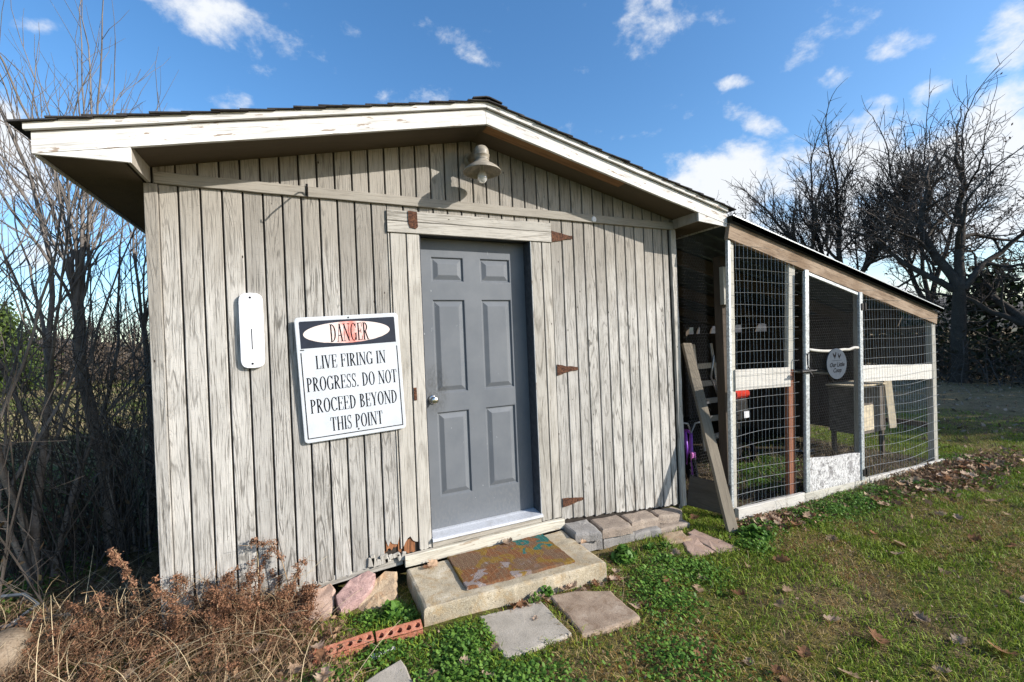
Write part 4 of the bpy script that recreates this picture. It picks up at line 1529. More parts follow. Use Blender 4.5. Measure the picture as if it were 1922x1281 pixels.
shelf = thing('coop_shelf', 'dim board shelf across the back of the coop behind the gate', 'shelf', (7.2, 0.9, 0.6))
bar('shelf_board', (7.20, 0.62, 0.69), (7.20, 1.75, 0.69), 0.30, 0.03, M_ply, shelf, nrm=(0, 0, 1))
for yy in (0.7, 1.6):
    bar('bracket', (7.38, yy, 0.40), (7.08, yy, 0.672), 0.03, 0.03, M_oldcoop, shelf)
m, t = mat('green_bottle_glass')
finish(t, (0.10, 0.26, 0.20), 0.1, spec=0.5)
t.p.inputs['Transmission Weight'].default_value = 0.6
mb = MB().lathe([(0, 0.0), (0.06, 0.0), (0.065, 0.02), (0.065, 0.13), (0.03, 0.19), (0.022, 0.24), (0.024, 0.25), (0.0, 0.25)], (7.12, 0.66, 0.7055), 18)
tag(obj('glass_jug', mb, m, smooth=True), 'green glass jug standing on the dim coop shelf', 'jug')
mb = MB()
mb.prism([(6.35, 0.75, 0), (6.62, 0.62, 0), (6.70, 0.70, 0), (6.55, 0.78, 0), (6.42, 0.86, 0)], (0, 0, 0.004))
for i, p in enumerate(mb.v):
    mb.v[i] = (p[0], p[1], Z(p[0], p[1]) + 0.02 + p[2] + 0.02 * math.sin(p[0] * 20))
tag(obj('feed_sack', mb, M_signwhite), 'crumpled pale sheet lying on the coop floor', 'sheet')

# ------------------------------------------------------------------ masonry on the ground
M_step = speckled('stained_concrete', (0.45, 0.385, 0.28), (0.28, 0.235, 0.165), (0.60, 0.55, 0.45), 170, 5.5, tint=(0.33, 0.235, 0.125), bump=0.8)
M_paver = speckled('grey_concrete_paver', (0.40, 0.355, 0.295), (0.31, 0.275, 0.225), (0.52, 0.47, 0.40), 260, 6)
M_paver2 = speckled('brown_stained_paver', (0.34, 0.26, 0.19), (0.24, 0.175, 0.125), (0.46, 0.39, 0.32), 240, 9, tint=(0.20, 0.135, 0.09))
M_block = speckled('grey_edging_block', (0.30, 0.285, 0.265), (0.225, 0.21, 0.195), (0.40, 0.385, 0.36), 220, 9, bump=0.8, dist=0.006)
M_block2 = speckled('tan_edging_block', (0.33, 0.27, 0.215), (0.25, 0.20, 0.16), (0.42, 0.36, 0.30), 220, 9, bump=0.8, dist=0.006)
M_brick = speckled('red_brick', (0.42, 0.16, 0.095), (0.32, 0.11, 0.065), (0.52, 0.27, 0.19), 160, 14, tint=(0.45, 0.22, 0.15))
M_pinkstone = speckled('pink_granite', (0.38, 0.245, 0.215), (0.27, 0.175, 0.16), (0.52, 0.37, 0.33), 130, 16, bump=0.8)
M_tanstone = speckled('tan_sandstone', (0.42, 0.32, 0.21), (0.30, 0.22, 0.145), (0.54, 0.44, 0.33), 120, 6, tint=(0.33, 0.20, 0.11), bump=0.8)
M_flag = speckled('rosy_flagstone', (0.42, 0.30, 0.235), (0.32, 0.22, 0.17), (0.52, 0.42, 0.35), 180, 7, tint=(0.36, 0.24, 0.17))
M_boulder = speckled('brown_fieldstone', (0.22, 0.165, 0.115), (0.16, 0.12, 0.08), (0.30, 0.25, 0.185), 100, 4, bump=0.7, dist=0.008)


def slab(name, pts, zt, zb_, mat_, ch=0.012, jit=0.004, seg=0.05, parent=None, top_j=0.002, seed=1):
    """flat stone: outline (x, y) or (x, y, z), worn chamfered edge, slightly uneven top"""
    rr = random.Random(seed)
    P = [Vector((p[0], p[1], p[2] if len(p) > 2 else zt)) for p in pts]
    c = sum(P, Vector()) / len(P)
    o = []
    for i in range(len(P)):
        a, b = P[i], P[(i + 1) % len(P)]
        n = max(1, int((b - a).length / seg))
        for k in range(n):
            p = a.lerp(b, k / n)
            o.append(p + Vector((rr.uniform(-jit, jit), rr.uniform(-jit, jit), rr.uniform(-top_j, top_j))))
    k = len(o)
    rings = []
    drop = zt - zb_
    for (ins, dz) in ((-0.002, -drop), (0.0, -ch * 1.2), (ch * 0.35, -ch * 0.35), (ch * 1.3, 0.0)):
        ring = []
        for p in o:
            d = (p - c)
            l = d.length
            q = c + d * max(0.1, (l - ins) / l)
            ring.append((q.x, q.y, p.z + dz))
        rings.append(ring)
    inner = []
    for p in o:
        q = c + (p - c) * 0.55
        inner.append((q.x, q.y, c.z + (p.z - c.z) * 0.55))
    rings.append(inner)
    vs = [p for r in rings for p in r]
    fs = []
    for r in range(4):
        for i in range(k):
            j = (i + 1) % k
            fs.append((r * k + i, r * k + j, r * k + k + j, r * k + k + i))
    vs.append((c.x, c.y, c.z))
    for i in range(k):
        fs.append((4 * k + i, 4 * k + (i + 1) % k, len(vs) - 1))
    mb = MB()
    mb.add(vs, fs)
    M = Matrix.Translation(c)
    return obj(name, mb, mat_, parent, M, world_coords=True)


# outlines go counter-clockwise seen from above
step = slab('door_step', [(1.282, -0.530), (1.87, -0.572), (2.440, -0.598), (2.448, -0.046), (1.283, -0.046)], -0.138, -0.29, M_step, 0.014, 0.004, 0.06, seed=3)
tag(step, 'tan stained concrete slab used as the doorstep, under the doormat', 'step')

m, t = mat('coir_mat_print')
co = t.node('ShaderNodeTexCoord').outputs['Object']
sp = t.node('ShaderNodeSeparateXYZ')
t.put(sp.inputs[0], co)
u_, v_ = sp.outputs[0], sp.outputs[1]
fz = t.noise(co, 330.0, 3.0, 0.75)
f2 = t.noise(co, 120.0, 3.0, 0.7)
bn = t.noise(co, 5.5, 3.0, 0.6, 0.5)
bn2 = t.noise(t.vmath('ADD', co, (4.2, 1.1, 0)), 7.5, 3.0, 0.6, 0.6)
bn3 = t.noise(t.vmath('ADD', co, (1.2, 7.1, 0)), 10.0, 2.0, 0.5, 0.9)
col = t.mix(t.ramp(bn, 0.42, 0.58), (0.235, 0.105, 0.05), (0.20, 0.125, 0.08))
col = t.mix(t.math('MULTIPLY', t.ramp(bn2, 0.53, 0.57), 0.9), col, (0.27, 0.165, 0.035))
lil = t.math('MULTIPLY', t.ramp(t.math('SUBTRACT', bn3, t.math('MULTIPLY', v_, 0.5)), 0.60, 0.66), t.ramp(u_, 0.18, -0.05))
col = t.mix(lil, col, (0.33, 0.28, 0.27))
# teal leaves: mostly toward the far right corner, a few elsewhere
tl = t.math('ADD', bn3, t.math('MULTIPLY_ADD', u_, 0.42, t.math('MULTIPLY', v_, 0.75)))
col = t.mix(t.math('MULTIPLY', t.ramp(tl, 0.72, 0.75), t.ramp(f2, 0.25, 0.45)), col, (0.020, 0.155, 0.145))
w1 = t.node('ShaderNodeTexWave')
w1.inputs['Scale'].default_value = 9.0
w1.inputs['Distortion'].default_value = 5.0
t.put(w1.inputs['Vector'], co)
col = t.mix(t.math('MULTIPLY', t.ramp(w1.outputs[1], 0.90, 0.95), 0.22), col, (0.36, 0.30, 0.18))
col = t.mix(t.ramp(fz, 0.54, 0.30, 0, 0.9), col, (0.05, 0.032, 0.022))
col = t.mix(t.ramp(fz, 0.55, 0.8, 0, 0.35), col, (0.55, 0.42, 0.26))
finish(t, col, 1.0, t.math('ADD', fz, f2), 1.0, 0.008, spec=0.05)
mat_obj = slab('doormat', [(1.545, -0.478), (2.262, -0.508), (2.272, -0.062), (1.553, -0.056)], -0.121, -0.136, m, 0.004, 0.003, 0.03, seed=5, top_j=0.0015)
tag(mat_obj, 'rust-brown coir doormat with gold and teal leaf print on the step', 'doormat')

s = slab('stepping_stone', [(1.563, -0.985), (1.945, -0.972), (1.938, -0.640), (1.566, -0.608)], -0.220, -0.30, M_paver, 0.008, 0.003, 0.06, seed=8)
tag(s, 'grey square concrete paver in front of the step, left of the brown one', 'stepping stone')
s = slab('stepping_stone', [(1.982, -1.006), (2.12, -1.022), (2.345, -1.03), (2.356, -0.748), (2.22, -0.668), (2.10, -0.625), (2.010, -0.608)], -0.222, -0.30, M_paver2, 0.010, 0.005, 0.05, seed=9)
tag(s, 'brown-stained paver with dark smudges beside the grey square one', 'stepping stone')
s = slab('stepping_stone', [(0.90, -1.10), (1.17, -1.10), (1.126, -0.90), (1.113, -0.752), (0.99, -0.795), (0.875, -0.850)], -0.208, -0.29, M_paver, 0.008, 0.004, 0.06, seed=10)
tag(s, 'grey paver half sunk in clover at the bottom edge of the photo', 'stepping stone')

edging = thing('block_edging', 'two stacked courses of grey edging blocks along the wall right of the door', 'edging', (3.0, -0.1, -0.25))
tops = ([(2.448, -0.228, -.103), (2.650, -0.275, -.112), (2.695, -0.012, -.112), (2.470, -0.012, -.103)],
        [(2.688, -0.232, -.126), (2.955, -0.240, -.138), (2.985, -0.012, -.138), (2.716, -0.012, -.126)],
        [(2.982, -0.190, -.148), (3.262, -0.190, -.160), (3.290, -0.012, -.160), (3.012, -0.012, -.148)],
        [(3.292, -0.150, -.172), (3.525, -0.172, -.190), (3.60, -0.10, -.192), (3.575, -0.012, -.188), (3.32, -0.012, -.172)])
for i, p in enumerate(tops):
    zt = sum(q[2] for q in p) / len(p)
    slab('block', p, zt, zt - 0.062, M_block if i == 0 else M_block2, 0.016, 0.005, 0.045, edging, 0.003, seed=20 + i)
for i, (x0, x1, yf, z) in enumerate(((2.48, 2.672, -0.232, -0.176), (2.70, 2.975, -0.222, -0.196), (2.985, 3.235, -0.232, -0.218), (3.245, 3.545, -0.222, -0.242))):
    slab('block', [(x0, yf, z), (x1, yf - 0.008, z - 0.004), (x1 + 0.01, -0.03, z - 0.004), (x0, -0.03, z)], z, z - 0.075, M_block2 if i == 3 else M_block, 0.012, 0.006, 0.045, edging, 0.003, seed=30 + i)

for i, (pts, z, lab) in enumerate((([(3.17, -0.40), (3.36, -0.425), (3.41, -0.275), (3.21, -0.235)], -0.262, 'pale broken flagstone just in front of the edging blocks'),
                                   ([(3.165, -0.618), (3.36, -0.64), (3.43, -0.36), (3.31, -0.345)], -0.270, 'rosy flagstone between the pale one and the long one'),
                                   ([(3.365, -0.660), (3.56, -0.69), (3.525, -0.292), (3.425, -0.318)], -0.270, 'long rosy flagstone reaching to the foot of the leaning plank'))):
    tag(slab('flagstone', pts, z, z - 0.05, M_tanstone if i == 0 else M_flag, 0.008, 0.010, 0.05, seed=40 + i, top_j=0.004), lab, 'flagstone')

s = slab('broken_slab', [(0.872, -0.225, -0.185), (1.048, -0.140, -0.160), (1.092, -0.055, -0.112), (1.05, -0.020, -0.100), (0.930, -0.045, -0.118), (0.850, -0.13, -0.142)], -0.136, -0.19, M_pinkstone, 0.008, 0.007, 0.03, seed=50, top_j=0.004)
tag(s, 'tilted pink granite slab jammed under the rotten planks', 'stone')
s = slab('broken_slab', [(1.00, -0.275, -0.235), (1.185, -0.215, -0.205), (1.215, -0.06, -0.135), (1.16, -0.03, -0.125), (1.01, -0.09, -0.165), (0.96, -0.20, -0.215)], -0.18, -0.24, M_tanstone, 0.012, 0.009, 0.03, seed=51, top_j=0.005)
tag(s, 'tan sandstone lump between the pink slab and the doorstep', 'stone')
s = slab('broken_slab', [(0.585, -0.185, -0.215), (0.815, -0.225, -0.215), (0.860, -0.06, -0.135), (0.83, -0.010, -0.128), (0.625, -0.02, -0.135)], -0.17, -0.24, M_flag, 0.010, 0.008, 0.035, seed=52, top_j=0.004)
tag(s, 'flat rosy stone half covered by dead weeds under the shed wall', 'stone')


def brick(name, cx, cy, rot, L, W, H, holes, label, tilt=0.0):
    mb = MB()
    cell = L / holes
    vs, fs = [], []
    for i in range(holes):
        x0, x1 = -L / 2 + cell * i, -L / 2 + cell * (i + 1)
        xm = (x0 + x1) / 2
        sq = [(x1, 0), (x1, W / 2), (xm, W / 2), (x0, W / 2), (x0, 0), (x0, -W / 2), (xm, -W / 2), (x1, -W / 2)]
        r = min(cell, W) * 0.33
        b = len(vs)
        for k in range(8):
            vs.append((sq[k][0], sq[k][1] + random.uniform(-.002, .002) * (abs(sq[k][1]) > 0), H))
        for z in (H, H - 0.04):
            for k in range(8):
                a = math.pi / 4 * k
                vs.append((xm + r * math.cos(a), r * 1.15 * math.sin(a), z))
        for k in range(8):
            l = (k + 1) % 8
            fs += [(b + k, b + l, b + 8 + l, b + 8 + k), (b + 8 + k, b + 8 + l, b + 16 + l, b + 16 + k)]
        fs.append(tuple(b + 16 + k for k in range(8)))
    b = len(vs)
    o = 0.004
    for z in (H - 0.001, 0):
        vs += [(-L / 2 - o * 0, -W / 2 - o, z), (L / 2, -W / 2 - o, z), (L / 2, W / 2 + o, z), (-L / 2, W / 2 + o, z)]
    fs += [(b + i, b + 4 + i, b + 4 + (i + 1) % 4, b + (i + 1) % 4)[::1] for i in range(4)]
    mb.add(vs, fs)
    M = Matrix.Translation((cx, cy, Z(cx, cy) - 0.012)) @ Matrix.Rotation(rot, 4, 'Z') @ Matrix.Rotation(tilt, 4, 'X')
    return tag(obj(name, mb, M_brick, None, M), label, 'brick')


brick('brick', 1.140, -0.548, math.radians(-2), 0.235, 0.062, 0.060, 5, 'red cored brick against the front left corner of the step', math.radians(14))
brick('brick', 0.893, -0.536, math.radians(3), 0.232, 0.060, 0.055, 5, 'red cored brick in line left of the one touching the step', math.radians(12))
brick('brick', 0.742, -0.535, math.radians(8), 0.07, 0.060, 0.050, 1, 'broken stub of red brick at the left end of the brick row')

# boulder in the bottom left corner
rr = random.Random(4)
mb = MB()
n1_, n2_ = 9, 16
vs, fs = [], []
for i in range(n1_):
    ph = math.pi * i / (n1_ - 1)
    for k in range(n2_):
        a = 2 * math.pi * k / n2_
        sx_ = math.copysign(abs(math.cos(a)) ** 0.7, math.cos(a)) * math.sin(ph) ** 0.6
        sy_ = math.copysign(abs(math.sin(a)) ** 0.7, math.sin(a)) * math.sin(ph) ** 0.6
        j = 1 + 0.05 * math.sin(3 * a + i) + rr.uniform(-0.02, 0.02)
        vs.append((0.155 * sx_ * j, 0.15 * sy_ * j, 0.135 * math.cos(ph) + 0.03 * sx_))
for i in range(n1_ - 1):
    for k in range(n2_):
        l = (k + 1) % n2_
        fs.append((i * n2_ + k, i * n2_ + n2_ + k, i * n2_ + n2_ + l, i * n2_ + l))
mb.add(vs, fs)
tag(obj('boulder', mb, M_boulder, None, Matrix.Translation((-0.70, 0.06, Z(-0.65, 0.1) + 0.035)), smooth=True), 'smooth brown fieldstone in the bottom left corner among dead weeds', 'stone')

# grey hose in the weeds
M_hose = plain('grey_hose', (0.10, 0.11, 0.12), 0.35, var=0.15)
path = []
for (x, y, h) in ((-1.6, 0.62, .06), (-1.25, 0.70, .09), (-1.00, 0.72, .12), (-0.82, 0.66, .12), (-0.72, 0.56, .09), (-0.80, 0.46, .05), (-1.02, 0.44, .045), (-0.80, 0.44, .06), (-0.55, 0.42, .055), (-0.38, 0.40, .04)):
    path.append((x, y, Z(x, y) + h))
tag(obj('garden_hose', MB().tube(path, 0.010, 8), M_hose, smooth=True), 'loop of grey garden hose lying in the weeds at the left edge', 'hose')

M_plankgrey = wood('grey_brown_plank', (0.19, 0.162, 0.122), (0.135, 0.114, 0.086), (0.085, 0.068, 0.05), lines=8, bump=0.5)
# the leaning plank
tag(bar('leaning_plank', (3.742, -0.485, Z(3.74, -0.48) - 0.01), (4.035, 0.195, 1.205), 0.092, 0.036, M_plankgrey, None, nrm=(-0.25, -1, 0.3), rough=0.002),
    'weathered grey plank leaning against the right corner of the shed', 'plank')
tag(bar('dropped_stick', (0.985, -0.66, Z(1, -.66) + 0.012), (1.098, -0.635, Z(1.1, -.63) + 0.014), 0.028, 0.016, M_white, None, nrm=(0, 0, 1), rough=0.002),
    'short flake of pale wood on the ground between brick and pavers', 'wood scrap')

# ------------------------------------------------------------------ vegetation helpers


def np_mesh(name, V, F, C, mat_):
    V = np.asarray(V, np.float32)
    F = np.asarray(F, np.int32)
    me = bpy.data.meshes.new(name)
    me.vertices.add(len(V))
    me.vertices.foreach_set('co', V.ravel())
    k = F.shape[1]
    me.loops.add(F.size)
    me.loops.foreach_set('vertex_index', F.ravel())
    me.polygons.add(len(F))
    me.polygons.foreach_set('loop_start', np.arange(0, F.size, k, dtype=np.int32))
    try:
        me.polygons.foreach_set('loop_total', np.full(len(F), k, np.int32))
    except Exception:
        pass
    me.materials.append(mat_)
    at = me.color_attributes.new('Col', 'FLOAT_COLOR', 'POINT')
    C4 = np.ones((len(V), 4), np.float32)
    C4[:, :3] = C
    at.data.foreach_set('color', C4.ravel())
    me.update(calc_edges=True)
    return me


def vnoise(x, y, f, seed):
    r = np.random.default_rng(seed).random((64, 64))
    x, y = x * f + 100, y * f + 100
    i, j = np.floor(x).astype(int), np.floor(y).astype(int)
    a, b = x - i, y - j
    a, b = a * a * (3 - 2 * a), b * b * (3 - 2 * b)
    i, j = i % 64, j % 64
    i1, j1 = (i + 1) % 64, (j + 1) % 64
    return (r[i, j] * (1 - a) + r[i1, j] * a) * (1 - b) + (r[i, j1] * (1 - a) + r[i1, j1] * a) * b


def in_poly(x, y, P):
    ins = np.zeros(len(x), bool)
    j = len(P) - 1
    for i in range(len(P)):
        xi, yi, xj, yj = P[i][0], P[i][1], P[j][0], P[j][1]
        c = ((yi > y) != (yj > y)) & (x < (xj - xi) * (y - yi) / (yj - yi + 1e-12) + xi)
        ins ^= c
        j = i
    return ins


SOLID = [[(-0.01, -0.01), (3.76, -0.01), (3.76, 4.4), (-0.01, 4.4)],
         [(1.27, -0.60), (2.45, -0.61), (2.46, 0), (1.27, 0)],
         [(1.575, -0.97), (1.935, -0.96), (1.925, -0.655), (1.58, -0.62)],
         [(2.0, -0.995), (2.33, -1.02), (2.345, -0.755), (2.1, -0.64), (2.02, -0.62)],
         [(0.89, -1.1), (1.16, -1.1), (1.12, -0.90), (1.10, -0.77), (0.99, -0.81), (0.885, -0.86)],
         [(2.44, -0.28), (2.7, -0.28), (3.0, -0.245), (3.6, -0.24), (3.6, 0), (2.44, 0)],
         [(3.18, -0.60), (3.38, -0.65), (3.56, -0.68), (3.52, -0.30), (3.22, -0.26)],
         [(0.60, -0.20), (0.87, -0.23), (1.05, -0.27), (1.20, -0.22), (1.22, 0), (0.62, 0)],
         [(3.96, -0.35), (7.45, -0.36), (7.45, -0.25), (3.96, -0.25)]]


def blocked(x, y):
    b = np.zeros(len(x), bool)
    for P in SOLID:
        b |= in_poly(x, y, P)
    return b


def scatter(n, x0, x1, y0, y1, keep=None, seed=0):
    g = np.random.default_rng(seed)
    x = g.uniform(x0, x1, n)
    y = g.uniform(y0, y1, n)
    k = ~blocked(x, y)
    if keep is not None:
        k &= keep(x, y, g.random(n))
    return x[k], y[k], g


def blades(x, y, g, h, wd, lean, C, mname, z0=None):
    n = len(x)
    z = (zg(x, y) if z0 is None else z0) - 0.004
    a = g.uniform(0, 2 * np.pi, n)
    b = g.uniform(0, 2 * np.pi, n)
    h = h * g.uniform(0.5, 1.25, n)
    ln = lean * g.uniform(0.3, 1.4, n) * h
    dx, dy = np.cos(a) * wd * 0.5, np.sin(a) * wd * 0.5
    lx, ly = np.cos(b) * ln, np.sin(b) * ln
    V = np.empty((n, 5, 3))
    V[:, 0] = np.stack([x - dx, y - dy, z], 1)
    V[:, 1] = np.stack([x + dx, y + dy, z], 1)
    V[:, 2] = np.stack([x - dx * .8 + lx * .4, y - dy * .8 + ly * .4, z + h * .62], 1)
    V[:, 3] = np.stack([x + dx * .8 + lx * .4, y + dy * .8 + ly * .4, z + h * .62], 1)
    V[:, 4] = np.stack([x + lx, y + ly, z + h * np.clip(1 - (lean * 0.3), 0.35, 1)], 1)
    base = (np.arange(n) * 5)[:, None]
    F = np.concatenate([base + np.array([0, 1, 3]), base + np.array([0, 3, 2]), base + np.array([2, 3, 4])], 0)
    return V.reshape(-1, 3), F, np.repeat(C, 5, 0)


def lerp_col(a, b, t):
    return np.asarray(a)[None] * (1 - t[:, None]) + np.asarray(b)[None] * t[:, None]


M_grass = vcol_mat('grass_blades', 0.6, 0.25)
M_dry = vcol_mat('dry_stems', 0.8, 0.12)
M_leafy = vcol_mat('green_weed_leaves', 0.5, 0.25)

# lawn
g_parts, n_off = [], 0


def join(parts):
    V, F, C, o = [], [], [], 0
    for (v, f, c) in parts:
        V.append(v)
        F.append(f + o)
        C.append(c)
        o += len(v)
    return np.concatenate(V), np.concatenate(F), np.concatenate(C)


def lawn_keep(x, y, r):
    left = np.clip((0.95 - x) / 0.25, 0, 1)               # weeds take over there
    left = np.where(y < -0.62, np.clip((0.55 - x) / 0.3, 0, 1), left)
    coopin = (x > 3.95) & (x < 7.4) & (y > -0.25)
    d = np.hypot(x - 1.6, y + 1.6)
    p = np.clip(1.25 - d / 9.5, 0.10, 1.0)
    p = np.where(coopin, 0.05, p) * (1 - left)
    p = p * (0.45 + 0.55 * np.clip((vnoise(x, y, 2.4, 3) - 0.25) * 3.5, 0, 1))
    return r < p


x, y, g = scatter(420000, 0.2, 11.5, -3.4, 1.6, lawn_keep, 21)
gn = np.clip((vnoise(x, y, 1.5, 5) * 0.55 + vnoise(x, y, 5.2, 6) * 0.45 - 0.40) * 8.0, 0, 1)
isg = g.random(len(x)) < (0.14 + 0.78 * gn)
t1 = g.random(len(x))
Cg = lerp_col((0.065, 0.115, 0.010), (0.29, 0.37, 0.04), t1)
Cd = lerp_col((0.17, 0.115, 0.038), (0.56, 0.41, 0.20), t1)
rus = (vnoise(x, y, 3.1, 9) > 0.62)[:, None]
Cm = np.where(rus, lerp_col((0.17, 0.085, 0.02), (0.34, 0.19, 0.05), t1), lerp_col((0.18, 0.165, 0.022), (0.37, 0.30, 0.05), t1))
C = np.where(isg[:, None], Cg, np.where((g.random(len(x)) < 0.48)[:, None], Cm, Cd))
hh = np.where(isg, 0.046, 0.034)
wdt = np.where(isg, 0.0046, 0.0034)
le = np.where(isg, 0.9, 1.7)
V, F, C = blades(x, y, g, hh, wdt, le, C, 'grass')
tag(link('grass', np_mesh('grass', V, F, C, M_grass)), kind='stuff')

# clover and chickweed: many small round leaves in patches
PATCH = [(1.42, -0.80, 0.20, 1.0), (1.30, -1.02, 0.26, 1.0), (1.55, -1.22, 0.26, 0.9), (1.06, -0.66, 0.13, 0.8), (1.14, -0.34, 0.10, 1.0), (1.02, -0.36, 0.09, 0.8), (1.22, -0.43, 0.06, 0.7),
         (2.72, -0.74, 0.18, 0.55), (2.95, -0.60, 0.15, 0.7), (3.05, -0.78, 0.20, 0.6), (2.62, -0.95, 0.22, 0.5), (3.66, -0.72, 0.13, 0.9), (3.80, -0.60, 0.16, 1.0), (4.05, -0.52, 0.16, 0.8),
         (4.55, -0.50, 0.20, 0.9), (4.9, -0.52, 0.22, 0.9), (5.3, -0.55, 0.26, 0.9), (5.7, -0.52, 0.22, 0.9), (6.2, -0.62, 0.25, 0.8), (7.0, -0.66, 0.3, 0.7), (7.6, -0.55, 0.3, 0.7), (3.1, -0.42, 0.05, 0.5),
         (0.62, -0.78, 0.12, 0.9), (0.78, -0.72, 0.10, 0.8), (5.4, 0.55, 0.3, 0.7), (5.9, 0.7, 0.3, 0.6), (5.0, 0.25, 0.2, 0.5), (2.2, -0.56, 0.05, 0.5), (1.92, -0.61, 0.05, 0.6), (2.3, -1.35, 0.25, 0.35),
         (-0.35, 0.35, 0.16, 0.5), (-0.85, 0.30, 0.2, 0.5), (-1.1, 0.9, 0.5, 0.35), (-1.9, 2.2, 0.9, 0.3)]


def leaflets(cx, cy, cz, size, nrm_j, C, g):
    """six-sided domed leaflets"""
    n = len(cx)
    a0 = g.uniform(0, 2 * np.pi, n)
    tx, ty = g.normal(0, nrm_j, n), g.normal(0, nrm_j, n)
    V = np.empty((n, 7, 3))
    V[:, 0] = np.stack([cx, cy, cz], 1)
    for k in range(6):
        a = a0 + k * np.pi / 3
        rr_ = size * (1.15 if k in (0, 3) else 0.95)
        dx, dy = np.cos(a) * rr_, np.sin(a) * rr_
        V[:, k + 1] = np.stack([cx + dx, cy + dy, cz + dx * tx + dy * ty - size * 0.18], 1)
    base = (np.arange(n) * 7)[:, None]
    F = np.concatenate([base + np.array([0, k + 1, (k + 1) % 6 + 1]) for k in range(6)], 0)
    return V.reshape(-1, 3), F, np.repeat(C, 7, 0)


parts = []
for i, (cx, cy, r, dn) in enumerate(PATCH):
    g = np.random.default_rng(100 + i)
    n = int(9000 * r * r * 4 * dn) + 120
    x, y = cx + g.normal(0, r * 0.55, n), cy + g.normal(0, r * 0.55, n)
    k = ~blocked(x, y)
    x, y = x[k], y[k]
    z = zg(x, y) + g.uniform(0.010, 0.055, len(x)) * np.clip(1.2 - np.hypot(x - cx, y - cy) / (r * 1.3), 0.35, 1)
    C = lerp_col((0.040, 0.11, 0.014), (0.16, 0.28, 0.045), g.random(len(x)))
    parts.append(leaflets(x, y, z, g.uniform(0.004, 0.0095, len(x)), 0.45, C, g))
V, F, C = join(parts)
tag(link('clover', np_mesh('clover', V, F, C, M_leafy)), kind='stuff')


def leafy_plant(name, label, cx, cy, r, n, seed, size=0.016, cat='weed', hgt=0.10):
    g = np.random.default_rng(seed)
    a, q = g.uniform(0, 2 * np.pi, n), np.sqrt(g.random(n)) * r
    x, y = cx + np.cos(a) * q, cy + np.sin(a) * q
    z = zg(x, y) + 0.012 + hgt * (1 - (q / r) ** 2) * g.uniform(0.3, 1.0, n)
    C = lerp_col((0.035, 0.095, 0.012), (0.13, 0.25, 0.04), g.random(n))
    th = thing(name, label, cat, (cx, cy, Z(cx, cy)))
    v, f, c = leaflets(x, y, z, g.uniform(0.6, 1.2, n) * size, 0.5, C, g)
    o = link('leaves', np_mesh('leaves', v, f, c, M_leafy), th)
    mb = MB()
    for k in range(0, n, max(1, n // 24)):
        mb.tube([(cx + (x[k] - cx) * 0.15, cy + (y[k] - cy) * 0.15, Z(cx, cy) - 0.01), (float(x[k]), float(y[k]), float(z[k]))], 0.0016, 3, cap=False)
    link('stems', new_mesh('stems', mb, M_stemgreen), th)


M_stemgreen = plain('green_stem', (0.07, 0.12, 0.03), 0.6, var=0.2)
leafy_plant('leafy_weed', 'bright green leafy weed growing in front of the edging blocks', 2.725, -0.415, 0.095, 260, 61, 0.016, hgt=0.085)
leafy_plant('leafy_weed', 'small green weed right of the leafy one before the blocks', 2.98, -0.40, 0.05, 70, 62, 0.012, hgt=0.05)
leafy_plant('leafy_weed', 'green clump under the tan sandstone beside the step', 1.13, -0.36, 0.075, 170, 63, 0.015, hgt=0.07)
leafy_plant('leafy_weed', 'broad-leaved green plant at the bottom edge below the brick row', 0.66, -0.80, 0.085, 130, 64, 0.022, hgt=0.06)
leafy_plant('leafy_weed', 'green tuft squeezed between the step and the grey paver', 2.00, -0.585, 0.05, 90, 65, 0.013, hgt=0.06)
leafy_plant('leafy_weed', 'green weeds at the foot of the leaning plank', 3.83, -0.60, 0.13, 260, 66, 0.016, hgt=0.07)

# ------------------------------------------------------------------ dead weeds along the left of the wall


def strands(n, px, py, length, h0, g, C, w=0.0022, curl=1.0, flat=0.35, pz=None):
    """bent dry stems as narrow ribbons"""
    K = 6
    a = g.uniform(0, 2 * np.pi, n)
    el = g.uniform(0.05, 1.3, n) * flat + g.random(n) ** 4 * 0.9
    L = length * g.uniform(0.35, 1.3, n)
    z0 = (zg(px, py) if pz is None else pz) + h0 * g.random(n)
    tw = g.normal(0, curl, n)
    p = np.stack([px, py, z0], 1)
    side = np.stack([-np.sin(a), np.cos(a), np.zeros(n)], 1)
    V = np.empty((n, K * 2, 3))
    for k in range(K):
        ww = w * (1 - k / K * 0.7)
        V[:, 2 * k] = p - side * ww[:, None] / 2 if hasattr(ww, 'shape') and ww.shape else p - side * ww / 2
        V[:, 2 * k + 1] = p + side * ww[:, None] / 2 + np.array([0, 0, 0.0006]) if hasattr(ww, 'shape') and ww.shape else p + side * ww / 2 + np.array([0, 0, 0.0006])
        aa = a + tw * k / K
        ee = el - k / K * 0.8
        step_ = L[:, None] / K * np.stack([np.cos(aa) * np.cos(ee), np.sin(aa) * np.cos(ee), np.sin(ee)], 1)
        p = p + step_
        p[:, 2] = np.maximum(p[:, 2], zg(p[:, 0], p[:, 1]) + 0.003)
    base = (np.arange(n) * K * 2)[:, None]
    F = []
    for k in range(K - 1):
        F += [base + np.array([2 * k, 2 * k + 1, 2 * k + 3]), base + np.array([2 * k, 2 * k + 3, 2 * k + 2])]
    return V.reshape(-1, 3), np.concatenate(F, 0), np.repeat(C, K * 2, 0)


def weed_h(x, y):
    """height of the dead weed mound"""
    h = 0.24 * np.exp(-((x - 0.08) / 0.42) ** 2 - ((y + 0.10) / 0.20) ** 2) + 0.12 * np.exp(-((x - 0.45) / 0.30) ** 2 - ((y + 0.18) / 0.22) ** 2)
    h += 0.09 * np.exp(-((x + 0.35) / 0.5) ** 2 - ((y - 0.2) / 0.3) ** 2) + 0.035
    return h


